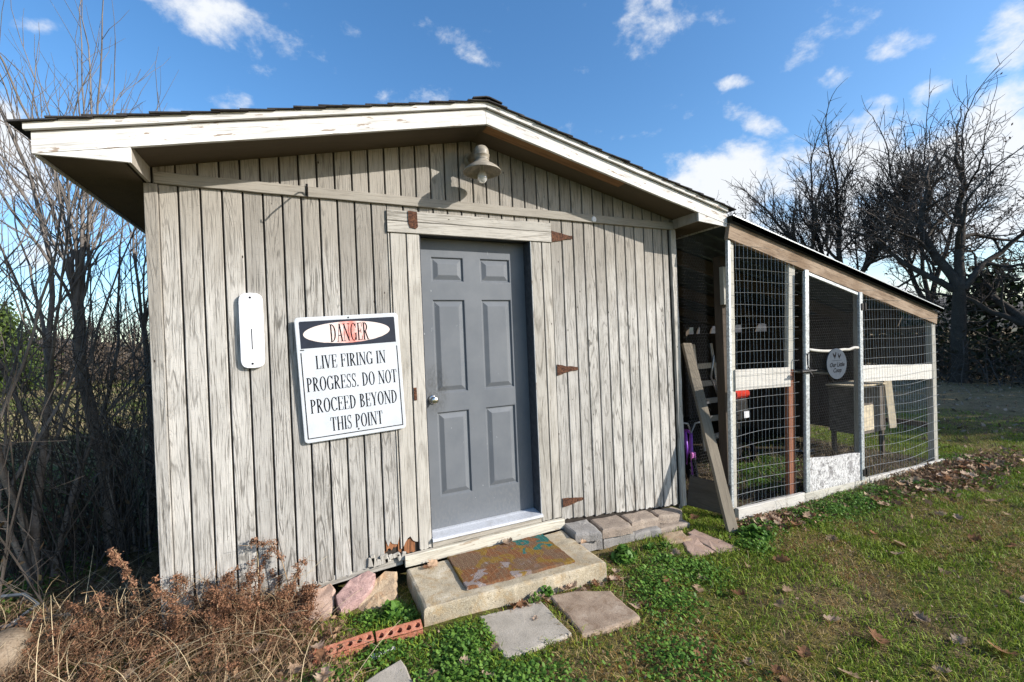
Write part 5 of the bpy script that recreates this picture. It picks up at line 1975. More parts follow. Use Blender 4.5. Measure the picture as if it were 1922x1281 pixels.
def weed_keep(x, y, r):
    p = np.clip((0.92 - x) / 0.3, 0, 1) * np.clip((x + 1.5) / 0.5, 0, 1)
    p *= np.where(x > 0, np.clip((y + 1.15) / 0.3, 0, 1), np.clip((1.1 - y) / 0.6, 0, 1))
    return r < p


parts = []
x, y, g = scatter(26000, -1.5, 0.95, -1.2, 1.1, weed_keep, 31)
tt = g.random(len(x)) ** 1.6
C = lerp_col((0.10, 0.052, 0.026), (0.42, 0.29, 0.17), tt)
parts.append(strands(len(x), x, y, 0.16, weed_h(x, y), g, C, 0.0024, 1.4, 0.55))
x, y, g = scatter(700, -1.3, 0.9, -1.1, 0.7, weed_keep, 32)
C = lerp_col((0.36, 0.27, 0.15), (0.60, 0.48, 0.30), g.random(len(x)))
parts.append(strands(len(x), x, y, 0.42, weed_h(x, y) + 0.02, g, C, 0.0034, 0.5, 0.5))
# straw litter in front of the step and between stones
x, y, g = scatter(4200, 1.1, 3.7, -1.0, -0.15, lambda x, y, r: r < 0.25 + 0.75 * (np.hypot((x - 2.6) / 0.3, (y + 0.55) / 0.2) < 1) + 0.6 * (np.hypot((x - 3.05) / 0.25, (y + 0.5) / 0.15) < 1), 33)
C = lerp_col((0.12, 0.075, 0.035), (0.42, 0.32, 0.19), g.random(len(x)))
parts.append(strands(len(x), x, y, 0.09, 0.012 + 0 * x, g, C, 0.0024, 1.4, 0.25))
# dry tangle in and before the coop
x, y, g = scatter(5200, 4.1, 7.3, -0.55, 0.9, lambda x, y, r: r < np.where(x > 5.8, 0.9, 0.4), 34)
C = lerp_col((0.12, 0.085, 0.045), (0.40, 0.31, 0.20), g.random(len(x)))
parts.append(strands(len(x), x, y, 0.22, 0.02 + 0 * x, g, C, 0.003, 1.2, 0.8))
V, F, C = join(parts)
tag(link('dead_grass', np_mesh('dead_grass', V, F, C, M_dry)), kind='stuff')


def flakes(x, y, z, size, C, g, n_tri=1):
    n = len(x)
    d1, d2 = g.normal(0, 1, (n, 3)), g.normal(0, 1, (n, 3))
    d1 /= np.linalg.norm(d1, axis=1)[:, None]
    d2 -= d1 * (d1 * d2).sum(1)[:, None]
    d2 /= np.linalg.norm(d2, axis=1)[:, None]
    p = np.stack([x, y, z], 1)
    s = size[:, None]
    V = np.stack([p - d1 * s, p + d2 * s * 0.55, p + d1 * s, p - d2 * s * 0.5], 1)
    base = (np.arange(n) * 4)[:, None]
    F = np.concatenate([base + np.array([0, 1, 2]), base + np.array([0, 2, 3])], 0)
    return V.reshape(-1, 3), F, np.repeat(C, 4, 0)


parts = []
x, y, g = scatter(130000, -1.5, 0.95, -1.2, 1.1, weed_keep, 35)
cl = vnoise(x, y, 7.0, 40) * 0.6 + vnoise(x, y, 16.0, 41) * 0.4
k = g.random(len(x)) < np.clip((cl - 0.36) * 5, 0.06, 1) * np.clip(0.35 + 1.2 * (weed_h(x, y) - 0.035) / 0.15, 0, 1)
x, y, cl = x[k], y[k], cl[k]
z = zg(x, y) + 0.55 * weed_h(x, y) * g.uniform(0.1, 1.1, len(x)) * np.clip(cl * 2.0, 0.45, 1.2)
C = lerp_col((0.095, 0.045, 0.024), (0.33, 0.18, 0.105), g.random(len(x)) ** 1.3)
parts.append(flakes(x, y, z, g.uniform(0.003, 0.008, len(x)), C, g))
g = np.random.default_rng(36)
for i in range(150):
    bx_, by_ = g.uniform(-0.95, 0.86), -abs(g.normal(0, 0.20)) - 0.03
    if bx_ < 0:
        by_ = g.uniform(-0.55, 0.35)
    if by_ < -0.7:
        continue
    hgt = (0.06 + 0.9 * float(weed_h(np.array([bx_]), np.array([by_]))[0])) * g.uniform(0.5, 1.15)
    m_ = int(90 + 1500 * hgt * g.uniform(0.5, 1.2))
    ln_ = g.normal(0, 0.35, 2)
    u_ = g.random(m_) ** 0.8
    kx = np.floor(u_ * 6 + g.random() * 3)
    ox, oy = np.sin(kx * 2.1 + i) * 0.014, np.cos(kx * 1.7 + i) * 0.014
    fx = bx_ + ln_[0] * hgt * u_ ** 1.5 + ox + g.normal(0, 0.010, m_)
    fy = np.minimum(by_ + ln_[1] * hgt * u_ ** 1.5 + oy + g.normal(0, 0.010, m_), -0.012 if bx_ > 0 else 9)
    fz = Z(bx_, by_) + hgt * u_ + g.normal(0, 0.006, m_)
    C = lerp_col((0.095, 0.043, 0.022), (0.36, 0.19, 0.11), g.random(m_) ** 1.2 * g.uniform(0.6, 1.0))
    parts.append(flakes(fx, fy, fz, g.uniform(0.003, 0.0085, m_), C, g))
V, F, C = join(parts)
tag(link('dead_weed_seedheads', np_mesh('dead_weed_seedheads', V, F, C, M_dry)), kind='stuff')


def dry_stalk(label, pts, heads, seed, group=None):
    """one tall dead weed: bent stem and brown seed clusters along its upper part"""
    g = np.random.default_rng(seed)
    th = thing('dead_weed_stalk', label, 'dead weed', pts[0])
    mb = MB().tube(pts, [0.0032 - 0.0018 * i / (len(pts) - 1) for i in range(len(pts))], 5)
    P = np.array(pts)
    side = []
    for i in range(7):
        k = g.integers(len(pts) // 2, len(pts))
        d = g.normal(0, 0.03, 3)
        q = P[k] + d * np.array([1, 1, 0.6]) + np.array([0, 0, -0.005])
        mb.tube([tuple(P[k]), tuple(q)], 0.0009, 3, cap=False)
        side.append(q)
    link('stem', new_mesh('stem', mb, M_drystem), th)
    tpar = g.random(heads) * (len(pts) - 1) * 0.65 + (len(pts) - 1) * 0.35
    i0 = np.clip(tpar.astype(int), 0, len(pts) - 2)
    f = (tpar - i0)[:, None]
    c = P[i0] * (1 - f) + P[i0 + 1] * f
    lump = np.floor(tpar * 3.2)
    jit = np.random.default_rng(seed + 1).normal(0, 0.010, (60, 3))
    c = c + jit[(lump.astype(int) * 7) % 60] + g.normal(0, 0.0085, (heads, 3))
    C = lerp_col((0.11, 0.050, 0.028), (0.36, 0.20, 0.12), g.random(heads))
    v, f_, cc = flakes(c[:, 0], c[:, 1], c[:, 2], g.uniform(0.003, 0.008, heads), C, g)
    link('seed_heads', np_mesh('seed_heads', v, f_, cc, M_dry), th)


M_drystem = plain('dry_stem', (0.30, 0.20, 0.11), 0.8, var=0.2)
dry_stalk('tall brown seedy weed standing at the left corner of the shed', [(-0.06, -0.06, -0.15), (-0.075, -0.06, 0.02), (-0.10, -0.06, 0.12), (-0.125, -0.06, 0.22), (-0.15, -0.06, 0.29), (-0.17, -0.06, 0.335)], 900, 71)
dry_stalk('short brown weed left of the tall one at the shed corner', [(-0.24, 0.02, -0.17), (-0.25, 0.02, -0.02), (-0.265, 0.02, 0.06), (-0.28, 0.02, 0.115)], 260, 72)
dry_stalk('arching brown weed against the planks, tallest before the wall', [(0.62, -0.10, -0.17), (0.60, -0.09, 0.0), (0.575, -0.08, 0.12), (0.53, -0.07, 0.20), (0.47, -0.06, 0.225), (0.42, -0.055, 0.215)], 620, 73)
dry_stalk('small brown weed bending over before the planks, casting a round shadow', [(0.36, -0.10, -0.15), (0.345, -0.09, -0.02), (0.325, -0.08, 0.05), (0.29, -0.07, 0.085)], 420, 74)
dry_stalk('brown weed leaning right, below the arching one', [(0.55, -0.12, -0.17), (0.60, -0.12, -0.05), (0.66, -0.11, 0.04), (0.70, -0.11, 0.09)], 420, 75)
dry_stalk('thin upright weed near the hose at the left edge', [(-0.78, 0.25, -0.18), (-0.775, 0.25, -0.03), (-0.775, 0.25, 0.07), (-0.78, 0.25, 0.14)], 110, 76)

# ------------------------------------------------------------------ fallen leaves
LEAFCOL = [((0.46, 0.32, 0.215), 'tan'), ((0.28, 0.15, 0.085), 'brown'), ((0.58, 0.43, 0.315), 'pale')]
leaf_mats = []
for (c, nm) in LEAFCOL:
    m, t = mat('dry_leaf_' + nm)
    co = t.node('ShaderNodeTexCoord').outputs['Object']
    oi = t.node('ShaderNodeObjectInfo').outputs['Random']
    n = t.noise(co, 40.0, 4.0, 0.6)
    col = t.mix(t.ramp(n, 0.3, 0.7), tuple(q * 0.6 for q in c), tuple(min(1, q * 1.2) for q in c))
    hv = t.node('ShaderNodeHueSaturation')
    t.put(hv.inputs['Color'], col)
    t.put(hv.inputs['Value'], t.math('MULTIPLY_ADD', oi, 0.7, 0.65))
    finish(t, hv.outputs[0], 0.95, n, 0.3, 0.002, spec=0.03)
    tr_ = t.node('ShaderNodeBsdfTranslucent')
    t.put(tr_.inputs[0], hv.outputs[0])
    ms_ = t.node('ShaderNodeMixShader')
    ms_.inputs[0].default_value = 0.5
    t.put(ms_.inputs[1], t.p.outputs[0])
    t.put(ms_.inputs[2], tr_.outputs[0])
    t.put(t.out.inputs[0], ms_.outputs[0])
    leaf_mats.append(m)


def leaf_mesh(seed, mat_):
    r = random.Random(seed)
    L = 0.105
    half = [(0.0, 0.004), (0.10, 0.008), (0.20, 0.035), (0.30, 0.020), (0.42, 0.047), (0.54, 0.024), (0.66, 0.042), (0.78, 0.018), (0.90, 0.022), (1.0, 0.0)]
    curl, fold, tw = r.uniform(2, 16), r.uniform(0.2, 1.3), r.uniform(-9, 9)
    vs, fs = [], []
    for (u, wd) in half:
        x = (u - 0.5) * L
        zc = curl * x * x
        for s in (-1, 0, 1):
            wv = wd * r.uniform(0.8, 1.15) * s
            vs.append((x, wv, zc + abs(wv) * fold * 0.6 + tw * x * wv + (r.uniform(-0.003, 0.003) if s else 0)))
    for i in range(len(half) - 1):
        a = i * 3
        fs += [(a, a + 1, a + 4, a + 3), (a + 1, a + 2, a + 5, a + 4)]
    mb = MB()
    mb.add(vs, fs)
    return new_mesh('fallen_leaf', mb, mat_, smooth=True)


leaf_meshes = [leaf_mesh(200 + i, leaf_mats[i % 3]) for i in range(12)]
LZONES = [  # n, sampler, label, group, size, base lift
    (130, lambda g: (g.uniform(2.3, 9.0), g.uniform(-2.4, -0.5)), 'curled dry brown leaf lying on the lawn right of the pavers', 'dry leaves scattered over the lawn', 0.85, 0.010),
    (62, lambda g: (g.gauss(6.9, 0.65), g.gauss(-0.62, 0.14)), 'dry leaf in the big heap along the right end of the coop', 'leaves heaped at the right end of the coop', 0.9, 0.03),
    (34, lambda g: (g.gauss(4.28, 0.22), g.gauss(-0.50, 0.07)), 'dry leaf in the small heap before the left bay of the coop', 'leaves heaped before the left bay of the coop', 0.85, 0.02),
    (30, lambda g: (g.uniform(1.7, 2.5), g.gauss(-0.635, 0.018)), 'dry leaf blown against the front of the doorstep', 'leaves along the front of the doorstep', 0.62, 0.014),
    (46, lambda g: (g.uniform(-0.6, 0.85), g.gauss(-0.66, 0.20)), 'dry leaf caught among the dead weeds at bottom left', 'leaves among the dead weeds', 0.75, 0.035),
    (10, lambda g: (g.uniform(1.0, 1.6), g.uniform(-1.2, -0.7)), 'dry leaf on the clover near the bottom edge', 'leaves on the clover left of the grey paver', 0.7, 0.02)]
rl = random.Random(5)
ln = 0
for (n, f, lab, grp, sz, lift) in LZONES:
    done, tries = 0, 0
    while done < n and tries < n * 20:
        tries += 1
        x, y = f(rl)
        if blocked(np.array([x]), np.array([y]))[0] or (y > -0.37 and x > 3.9):
            continue
        o = bpy.data.objects.new('fallen_leaf', leaf_meshes[ln % 12])
        COL.objects.link(o)
        s = sz * rl.uniform(0.6, 1.25)
        o.matrix_basis = (Matrix.Translation((x, y, Z(x, y) + lift * rl.uniform(0.5, 2.0))) @ Matrix.Rotation(rl.uniform(0, 6.28), 4, 'Z')
                          @ Matrix.Rotation(rl.gauss(0, 0.30), 4, 'X') @ Matrix.Rotation(rl.gauss(0, 0.22), 4, 'Y') @ Matrix.Scale(s, 4))
        cn = ('tan', 'brown', 'pale')[ln % 3]
        if 'lawn' in grp:
            dst = math.hypot(x - CAM.x, y - CAM.y)
            wh = 'close to the bottom edge' if dst < 3.2 else ('in the middle of the lawn' if dst < 5.0 else 'far across the lawn toward the trees')
            lab2 = 'curled %s leaf lying %s' % (cn, wh)
        else:
            lab2 = cn + ' ' + lab
        tag(o, lab2, 'leaf', 'leaves: ' + lab2)
        done += 1
        ln += 1
for (x, y, z, s, r, lab) in ((1.44, -0.095, -0.125, 0.8, 0.5, 'brown leaf on the step at the far left corner of the doormat'),
                             (1.40, -0.12, -0.126, 0.6, 2.5, 'crumpled leaf left of the doormat, nearest the planks'),
                             (1.98, -0.075, -0.118, 0.75, 0.1, 'dark leaf lying on the far edge of the doormat'),
                             (2.47, -0.30, -0.14, 0.6, 0.4, 'leaf wedged between the base board and the first edging block'),
                             (3.64, -0.20, -0.24, 0.9, 1.2, 'pale leaf standing at the end of the edging blocks'),
                             (1.83, -0.78, -0.222, 0.4, 0.9, 'small straw-coloured leaf on the grey square paver')):
    o = bpy.data.objects.new('fallen_leaf', leaf_meshes[ln % 12])
    COL.objects.link(o)
    o.matrix_basis = Matrix.Translation((x, y, z)) @ Matrix.Rotation(r, 4, 'Z') @ Matrix.Rotation(rl.uniform(-.5, .5), 4, 'X') @ Matrix.Scale(s, 4)
    tag(o, lab, 'leaf')
    ln += 1

# leaf litter too small or too thick to count
parts = []
g = np.random.default_rng(77)
n = 2600
x, y = g.normal(6.9, 0.7, n), g.normal(-0.60, 0.15, n)
k = (y < -0.36) & ~blocked(x, y)
x, y = x[k], y[k]
parts.append(flakes(x, y, zg(x, y) + g.uniform(0.005, 0.05, len(x)), g.uniform(0.012, 0.035, len(x)), lerp_col((0.11, 0.055, 0.03), (0.36, 0.24, 0.15), g.random(len(x))), g))
n = 800
x, y = g.normal(4.3, 0.28, n), g.normal(-0.48, 0.08, n)
k = (y < -0.36) & ~blocked(x, y)
x, y = x[k], y[k]
parts.append(flakes(x, y, zg(x, y) + g.uniform(0.005, 0.04, len(x)), g.uniform(0.010, 0.026, len(x)), lerp_col((0.11, 0.055, 0.03), (0.34, 0.21, 0.13), g.random(len(x))), g))
n = 9000
x, y = g.uniform(7.5, 24, n), g.uniform(-6, 12, n)
parts.append(flakes(x, y, zg(x, y) + g.uniform(0.0, 0.03, n), g.uniform(0.015, 0.05, n), lerp_col((0.10, 0.07, 0.045), (0.36, 0.27, 0.20), g.random(n)), g))
n = 2500
x, y = g.uniform(1.3, 9, n), g.uniform(-2.6, -0.4, n)
k = ~blocked(x, y)
x, y = x[k], y[k]
parts.append(flakes(x, y, zg(x, y) + g.uniform(0.0, 0.02, len(x)), g.uniform(0.005, 0.014, len(x)), lerp_col((0.12, 0.075, 0.045), (0.36, 0.26, 0.18), g.random(len(x))), g))
n = 3500
x, y = g.uniform(-4, -0.05, n), g.uniform(0.3, 5, n)
parts.append(flakes(x, y, zg(x, y) + g.uniform(0.0, 0.03, n), g.uniform(0.010, 0.035, n), lerp_col((0.09, 0.06, 0.04), (0.28, 0.20, 0.14), g.random(n)), g))
n = 2500
x, y = g.uniform(-0.9, 0.9, n), g.normal(-0.55, 0.35, n)
k = ~blocked(x, y)
x, y = x[k], y[k]
parts.append(flakes(x, y, zg(x, y) + g.uniform(0.0, 0.05, len(x)), g.uniform(0.008, 0.022, len(x)), lerp_col((0.10, 0.05, 0.025), (0.30, 0.19, 0.11), g.random(len(x))), g))
V, F, C = join(parts)
tag(link('leaf_litter', np_mesh('leaf_litter', V, F, C, vcol_mat('leaf_litter', 0.8, 0.1))), kind='stuff')

# ------------------------------------------------------------------ trees
M_bark = speckled('grey_brown_bark', (0.070, 0.057, 0.046), (0.045, 0.036, 0.029), (0.11, 0.092, 0.075), 60, 5, bump=1.0, dist=0.01)
M_palebark = speckled('pale_shrub_bark', (0.22, 0.185, 0.155), (0.13, 0.108, 0.088), (0.32, 0.28, 0.24), 70, 7, bump=0.8, dist=0.006)
M_twig = plain('twig_bark', (0.085, 0.068, 0.056), 0.9, var=0.2, scale=6, bump=0.0)
M_paletwig = plain('pale_twig_bark', (0.17, 0.148, 0.13), 0.85, var=0.25, scale=5, bump=0.0)


def wander(p, d, L, n, wob, up, r):
    pts = [p.copy()]
    d = d.normalized()
    for i in range(n):
        d = (d + Vector((r.gauss(0, wob), r.gauss(0, wob), r.gauss(0, wob) + up / n))).normalized()
        p = p + d * (L / n)
        pts.append(p.copy())
    return pts, d


def grow(tr, tw, p, d, L, rad, lev, cfg, r, tips):
    """branch with tapering radius; children leave along its outer part"""
    n = cfg['segs'][min(lev, len(cfg['segs']) - 1)]
    pts, dd = wander(p, d, L, n, cfg['wob'] * (1 + 0.25 * lev), cfg['up'][min(lev, len(cfg['up']) - 1)], r)
    r1 = rad * cfg['taper'] if lev < cfg['levels'] else rad * 0.4
    radii = [rad + (r1 - rad) * i / n for i in range(n + 1)]
    sides = 8 if lev == 0 else (5 if lev == 1 else 3)
    (tr if lev <= cfg.get('trunk_lev', 1) else tw).tube(pts, radii, sides, cap=False)
    if lev >= cfg['levels']:
        tips.append(pts[-1])
        return
    nc = cfg['kids'][min(lev, len(cfg['kids']) - 1)]
    for k in range(nc):
        f = cfg['from'][min(lev, len(cfg['from']) - 1)]
        tpos = f + (1 - f) * (k + r.uniform(0.2, 0.9)) / nc
        i = min(n - 1, int(tpos * n))
        q = pts[i].lerp(pts[i + 1], tpos * n - i)
        ax = (pts[i + 1] - pts[i]).normalized()
        o = ax.orthogonal().normalized()
        o = Matrix.Rotation(k * 2.4 + r.uniform(-0.6, 0.6), 3, ax) @ o
        ang = math.radians(r.uniform(*cfg['ang'][min(lev, len(cfg['ang']) - 1)]))
        cd = (ax * math.cos(ang) + o * math.sin(ang))
        cl = L * r.uniform(*cfg['len'][min(lev, len(cfg['len']) - 1)]) * (1.15 - 0.45 * tpos)
        cr = max(cfg['rmin'], (rad + (r1 - rad) * tpos) * r.uniform(0.42, 0.68))
        grow(tr, tw, q, cd, cl, cr, lev + 1, cfg, r, tips)
    # the leader runs on
    if cfg.get('leader', True):
        grow(tr, tw, pts[-1], dd, L * r.uniform(0.55, 0.75), max(cfg['rmin'], r1), lev + 1, cfg, r, tips)


M_treeleaf = vcol_mat('clinging_dead_leaves', 0.7, 0.2)
M_evleaf = vcol_mat('evergreen_foliage', 0.6, 0.15)


def bare_tree(name, label, base, d, L, rad, cfg, seed, group=None, leaves=0, barkm=None, twigm=None, stems=None, fork=None):
    r = random.Random(seed)
    tr, tw, tips = MB(), MB(), []
    z = Z(base[0], base[1]) - 0.1
    zs_ = z
    if fork:
        pts, _ = wander(Vector((base[0], base[1], z)), Vector((0, 0, 1)), fork[0], 6, 0.035, 0.1, r)
        tr.tube(pts, [fork[1] * (1.35 if i == 0 else 1.0 - 0.05 * i) for i in range(7)], 9, cap=False)
        base = (pts[-1].x, pts[-1].y)
        zs_ = pts[-1].z - 0.12
    for (ox, oy, dd, l, rd) in (stems or [(0, 0, d, L, rad)]):
        grow(tr, tw, Vector((base[0] + ox, base[1] + oy, zs_)), Vector(dd), l, rd, 0, cfg, r, tips)
    th = thing(name, label, 'tree', (base[0], base[1], z), group)
    obj('trunk', tr, barkm or M_bark, th, smooth=True)
    obj('branches', tw, twigm or M_twig, th)
    if leaves:
        g = np.random.default_rng(seed)
        T = np.array([tuple(t) for t in tips])
        # leaves hang on in clumps, on some limbs only
        keep = vnoise(T[:, 0] + T[:, 1], T[:, 2], 1.1, seed) > 0.5
        T = T[keep] if keep.any() else T
        c = T[g.integers(0, len(T), leaves)] + g.normal(0, 0.10, (leaves, 3))
        C = lerp_col((0.035, 0.025, 0.018), (0.10, 0.065, 0.04), g.random(leaves))
        v, f, cc = flakes(c[:, 0], c[:, 1], c[:, 2], g.uniform(0.025, 0.055, leaves), C, g)
        link('dead_leaves', np_mesh('dead_leaves', v, f, cc, M_treeleaf), th)
    return th


ELM = dict(levels=4, segs=[7, 7, 5, 4, 3], wob=0.075, up=[0.25, 0.45, 0.35, 0.25, 0.1], taper=0.55, kids=[7, 6, 5, 3], ang=[(22, 48), (22, 48), (25, 55), (25, 60)],
           len=[(0.42, 0.75), (0.45, 0.75), (0.42, 0.7), (0.4, 0.7)], rmin=0.0105, trunk_lev=1, **{'from': [0.22, 0.2, 0.15, 0.15]})
OAK = dict(levels=4, segs=[7, 6, 5, 4, 3], wob=0.15, up=[0.10, 0.15, 0.15, 0.1, 0.05], taper=0.55, kids=[5, 4, 4, 3], ang=[(30, 70), (30, 65), (30, 70), (30, 70)],
           len=[(0.45, 0.8), (0.45, 0.75), (0.45, 0.7), (0.4, 0.7)], rmin=0.0085, trunk_lev=1, **{'from': [0.2, 0.2, 0.15, 0.15]})


def fan(spec, z0):
    """limbs from a fork at height z0: (sideways lean, depth lean, up, length, radius); sideways is square to the line from the house"""
    out = []
    for (k, e, u, l, rd) in spec:
        out.append((-0.46 * k * 0.1, 0.887 * k * 0.1, (-0.46 * k + 0.887 * e, 0.887 * k + 0.46 * e, u), l * 0.70, rd))
    return out


bare_tree('bare_tree', 'wide bare tree with fanning limbs rising behind the coop roof', (19.8, 7.0), None, 0, 0, ELM, 12, leaves=500, fork=(3.1, 0.24),
          stems=fan([(1.25, 0.1, 0.75, 5.0, 0.10), (0.85, -0.2, 1, 4.5, 0.11), (0.45, 0.2, 1, 4.2, 0.11), (0.05, -0.1, 1, 4.2, 0.12), (-0.40, 0.2, 1, 4.0, 0.10), (-0.85, -0.1, 1, 3.9, 0.10), (1.7, 0.2, 0.45, 4.8, 0.08)], 3.1))
bare_tree('bare_tree', 'dark forked oak with clinging leaves right of the coop', (16.7, 2.9), None, 0, 0, OAK, 26, leaves=700, fork=(2.7, 0.19),
          stems=fan([(0.30, 0.1, 1, 3.8, 0.13), (0.95, -0.1, 0.75, 3.0, 0.09), (-0.25, 0.2, 1, 3.6, 0.13), (-0.9, 0, 0.7, 3.0, 0.09), ], 2.7))
bare_tree('bare_tree', 'leaning dark oak at the right edge of the photo', (18.2, 2.0), None, 0, 0, OAK, 37, leaves=700, fork=(1.7, 0.18),
          stems=fan([(-0.75, 0, 0.9, 2.5, 0.11), (0.25, 0.1, 1, 2.5, 0.11), (0.9, 0.2, 0.8, 2.3, 0.08), ], 1.7))
bare_tree('bare_tree', 'slim bare tree between the wide tree and the forked oak', (20.6, 4.9), None, 0, 0, ELM, 44, leaves=300, fork=(2.4, 0.13),
          stems=fan([(0.35, 0, 1, 4.6, 0.085), (-0.3, 0.1, 1, 4.8, 0.09), (0.0, -0.1, 1, 4.4, 0.08)], 2.4))
bare_tree('bare_tree', 'low bushy bare tree just above the coop roof edge', (22.0, 9.8), None, 0, 0, OAK, 58, leaves=900, fork=(1.6, 0.12),
          stems=fan([(0.7, 0, 1, 2.3, 0.07), (0.1, 0.1, 1, 2.6, 0.07), (-0.6, -0.1, 1, 2.3, 0.07)], 1.6))
bare_tree('bare_tree', 'far bare tree showing only its twigs over the shed roof', (16.2, 13.6), None, 0, 0, ELM, 63, fork=(2.6, 0.14),
          stems=fan([(0.4, 0, 1, 3.6, 0.08), (-0.1, 0.1, 1, 3.8, 0.09), (-0.5, -0.1, 1, 3.4, 0.08)], 2.6))

# pale multi-stemmed shrub trees behind the left corner of the shed
SHRUB = dict(levels=3, segs=[7, 5, 4, 3], wob=0.085, up=[0.10, 0.45, 0.40, 0.3], taper=0.55, kids=[7, 5, 4], ang=[(18, 45), (18, 42), (20, 45)],
             len=[(0.40, 0.68), (0.4, 0.65), (0.4, 0.65)], rmin=0.0032, trunk_lev=0, **{'from': [0.35, 0.25, 0.2]})
POLL = dict(SHRUB, kids=[5, 6, 4], **{'from': [0.8, 0.2, 0.2]})


def shrub_tree(label, base, trunk_h, trunk_r, nshoot, shoot_l, seed, lean=(0, 0), spread=0.35, pale=True):
    r = random.Random(seed)
    tr, tw, tips = MB(), MB(), []
    z = Z(*base) - 0.05
    pts, dd = wander(Vector((base[0], base[1], z)), Vector((lean[0], lean[1], 1)), trunk_h, 8, 0.05, 0.1, r)
    tr.tube(pts, [trunk_r * (1.25 - 0.35 * i / 8) for i in range(9)], 9, cap=False)
    top = pts[-1]
    tr.lathe([(0, 0.05), (trunk_r * 0.8, 0.03), (trunk_r * 1.0, -0.02), (trunk_r * 0.9, -0.09)], top, 8)
    cfg = dict(SHRUB, levels=2, kids=[6, 3], rmin=0.0022, segs=[8, 4, 3], trunk_lev=-1, **{'from': [0.2, 0.2]})
    for k in range(nshoot):
        a = k * 2.4 + r.uniform(-.4, .4)
        s = spread * r.uniform(0.15, 1.0)
        q = top + Vector((math.cos(a) * trunk_r * 0.7, math.sin(a) * trunk_r * 0.7, r.uniform(-0.12, 0.0)))
        grow(tr, tw, q, Vector((math.cos(a) * s, math.sin(a) * s, 1)), shoot_l * r.uniform(0.55, 1.0), r.uniform(0.006, 0.013), 0, cfg, r, tips)
    cfg2 = dict(cfg, kids=[6, 4], **{'from': [0.15, 0.2]})
    for k in range(5):
        i = r.randint(2, 6)
        a = r.uniform(0, 6.28)
        grow(tr, tw, pts[i], Vector((math.cos(a) * 0.9, math.sin(a) * 0.9, 0.8)), shoot_l * r.uniform(0.45, 0.75), r.uniform(0.006, 0.011), 0, cfg2, r, tips)
    th = thing('shrub_tree', label, 'shrub', (base[0], base[1], z))
    obj('trunk', tr, M_palebark, th, smooth=True)
    obj('branches', tw, M_paletwig, th)


shrub_tree('thick pale trunk topped with upright shoots, nearest the shed corner', (-0.66, 1.42), 2.05, 0.036, 15, 1.45, 81, (0.055, 0.0), 0.22)
shrub_tree('slim trunk beside the thick one, closest to the eave', (-0.50, 1.75), 1.9, 0.022, 6, 1.3, 82, (-0.02, 0.05), 0.25)
S2 = dict(SHRUB, kids=[6, 4, 3], rmin=0.0026)
bare_tree('shrub_tree', 'forked many-stemmed shrub left of the thick trunk', (-0.93, 1.05), None, 0, 0, S2, 83, barkm=M_palebark, twigm=M_paletwig,
          stems=[(0, 0, (0.13, 0.05, 1), 2.1, 0.030), (0.05, 0.05, (0.26, 0.1, 1), 1.6, 0.022), (-0.03, 0.02, (-0.02, 0.05, 1), 2.0, 0.024), (0.02, -0.03, (-0.22, 0.1, 1), 1.7, 0.018)])
bare_tree('shrub_tree', 'thin curved shrub at the far left edge of the photo', (-1.32, 1.0), None, 0, 0, S2, 84, barkm=M_palebark, twigm=M_paletwig,
          stems=[(0, 0, (0.10, 0.05, 1), 1.7, 0.017), (0.06, 0.06, (0.30, 0.05, 1), 1.4, 0.014), (-0.05, 0, (-0.12, 0.1, 1), 1.4, 0.013)])
bare_tree('shrub_tree', 'bushy shoots low between the thick trunk and the shed wall', (-0.42, 1.30), None, 0, 0, S2, 85, barkm=M_palebark, twigm=M_paletwig,
          stems=[(0.05 * k - 0.12, 0.05 * (k % 3), (0.08 * k - 0.26, 0.08 * (k % 2), 1), 0.9 + 0.11 * (k % 4), 0.009) for k in range(6)])
for o in bpy.data.objects:
    if o.name.startswith('shrub_tree'):
        o['category'] = 'shrub'

# thicket of thin whips at the foot of the shrubs
mb = MB()
r = random.Random(91)
for k in range(270):
    x, y = r.gauss(-0.80, 0.38), r.gauss(1.45, 0.40)
    if x > -0.10 or y < 0.35:
        continue
    d = Vector((r.gauss(0, 0.34), r.gauss(0, 0.3), 1))
    L = r.uniform(0.6, 2.0)
    pts, dd = wander(Vector((x, y, Z(x, y) - 0.03)), d, L, 6, 0.09, 0.1, r)
    rd = r.uniform(0.0028, 0.0075)
    if max(p.x for p in pts) > -0.05:
        continue
    mb.tube(pts, [rd * (1 - 0.75 * i / 6) for i in range(7)], 4, cap=False)
    for q in range(r.randint(1, 4)):
        i = r.randint(1, 5)
        a = r.uniform(0, 6.28)
        p2, _ = wander(pts[i], Vector((math.cos(a), math.sin(a), r.uniform(0.0, 1.2))), r.uniform(0.2, 0.6), 3, 0.15, 0.1, r)
        mb.tube(p2, [rd * 0.5, rd * 0.4, rd * 0.3, rd * 0.15], 3, cap=False)
M_darkwhip = plain('shaded_whip_bark', (0.060, 0.050, 0.042), 0.9, var=0.3, scale=5, bump=0.0)  # bark colour darkened to stand in for the shade on the low whips
tag(obj('thicket', mb, M_darkwhip), kind='stuff')
g = np.random.default_rng(92)
n = 420
x, y = g.normal(-0.85, 0.4, n), g.normal(1.4, 0.4, n)
k = x < -0.15
x, y = x[k], y[k]
z = zg(x, y) + g.uniform(0.02, 0.55, len(x))
C = lerp_col((0.03, 0.03, 0.015), (0.10, 0.065, 0.035), g.random(len(x)))
v, f, c = flakes(x, y, z, g.uniform(0.012, 0.03, len(x)), C, g)
tag(link('thicket_leaves', np_mesh('thicket_leaves', v, f, c, M_treeleaf)), kind='stuff')

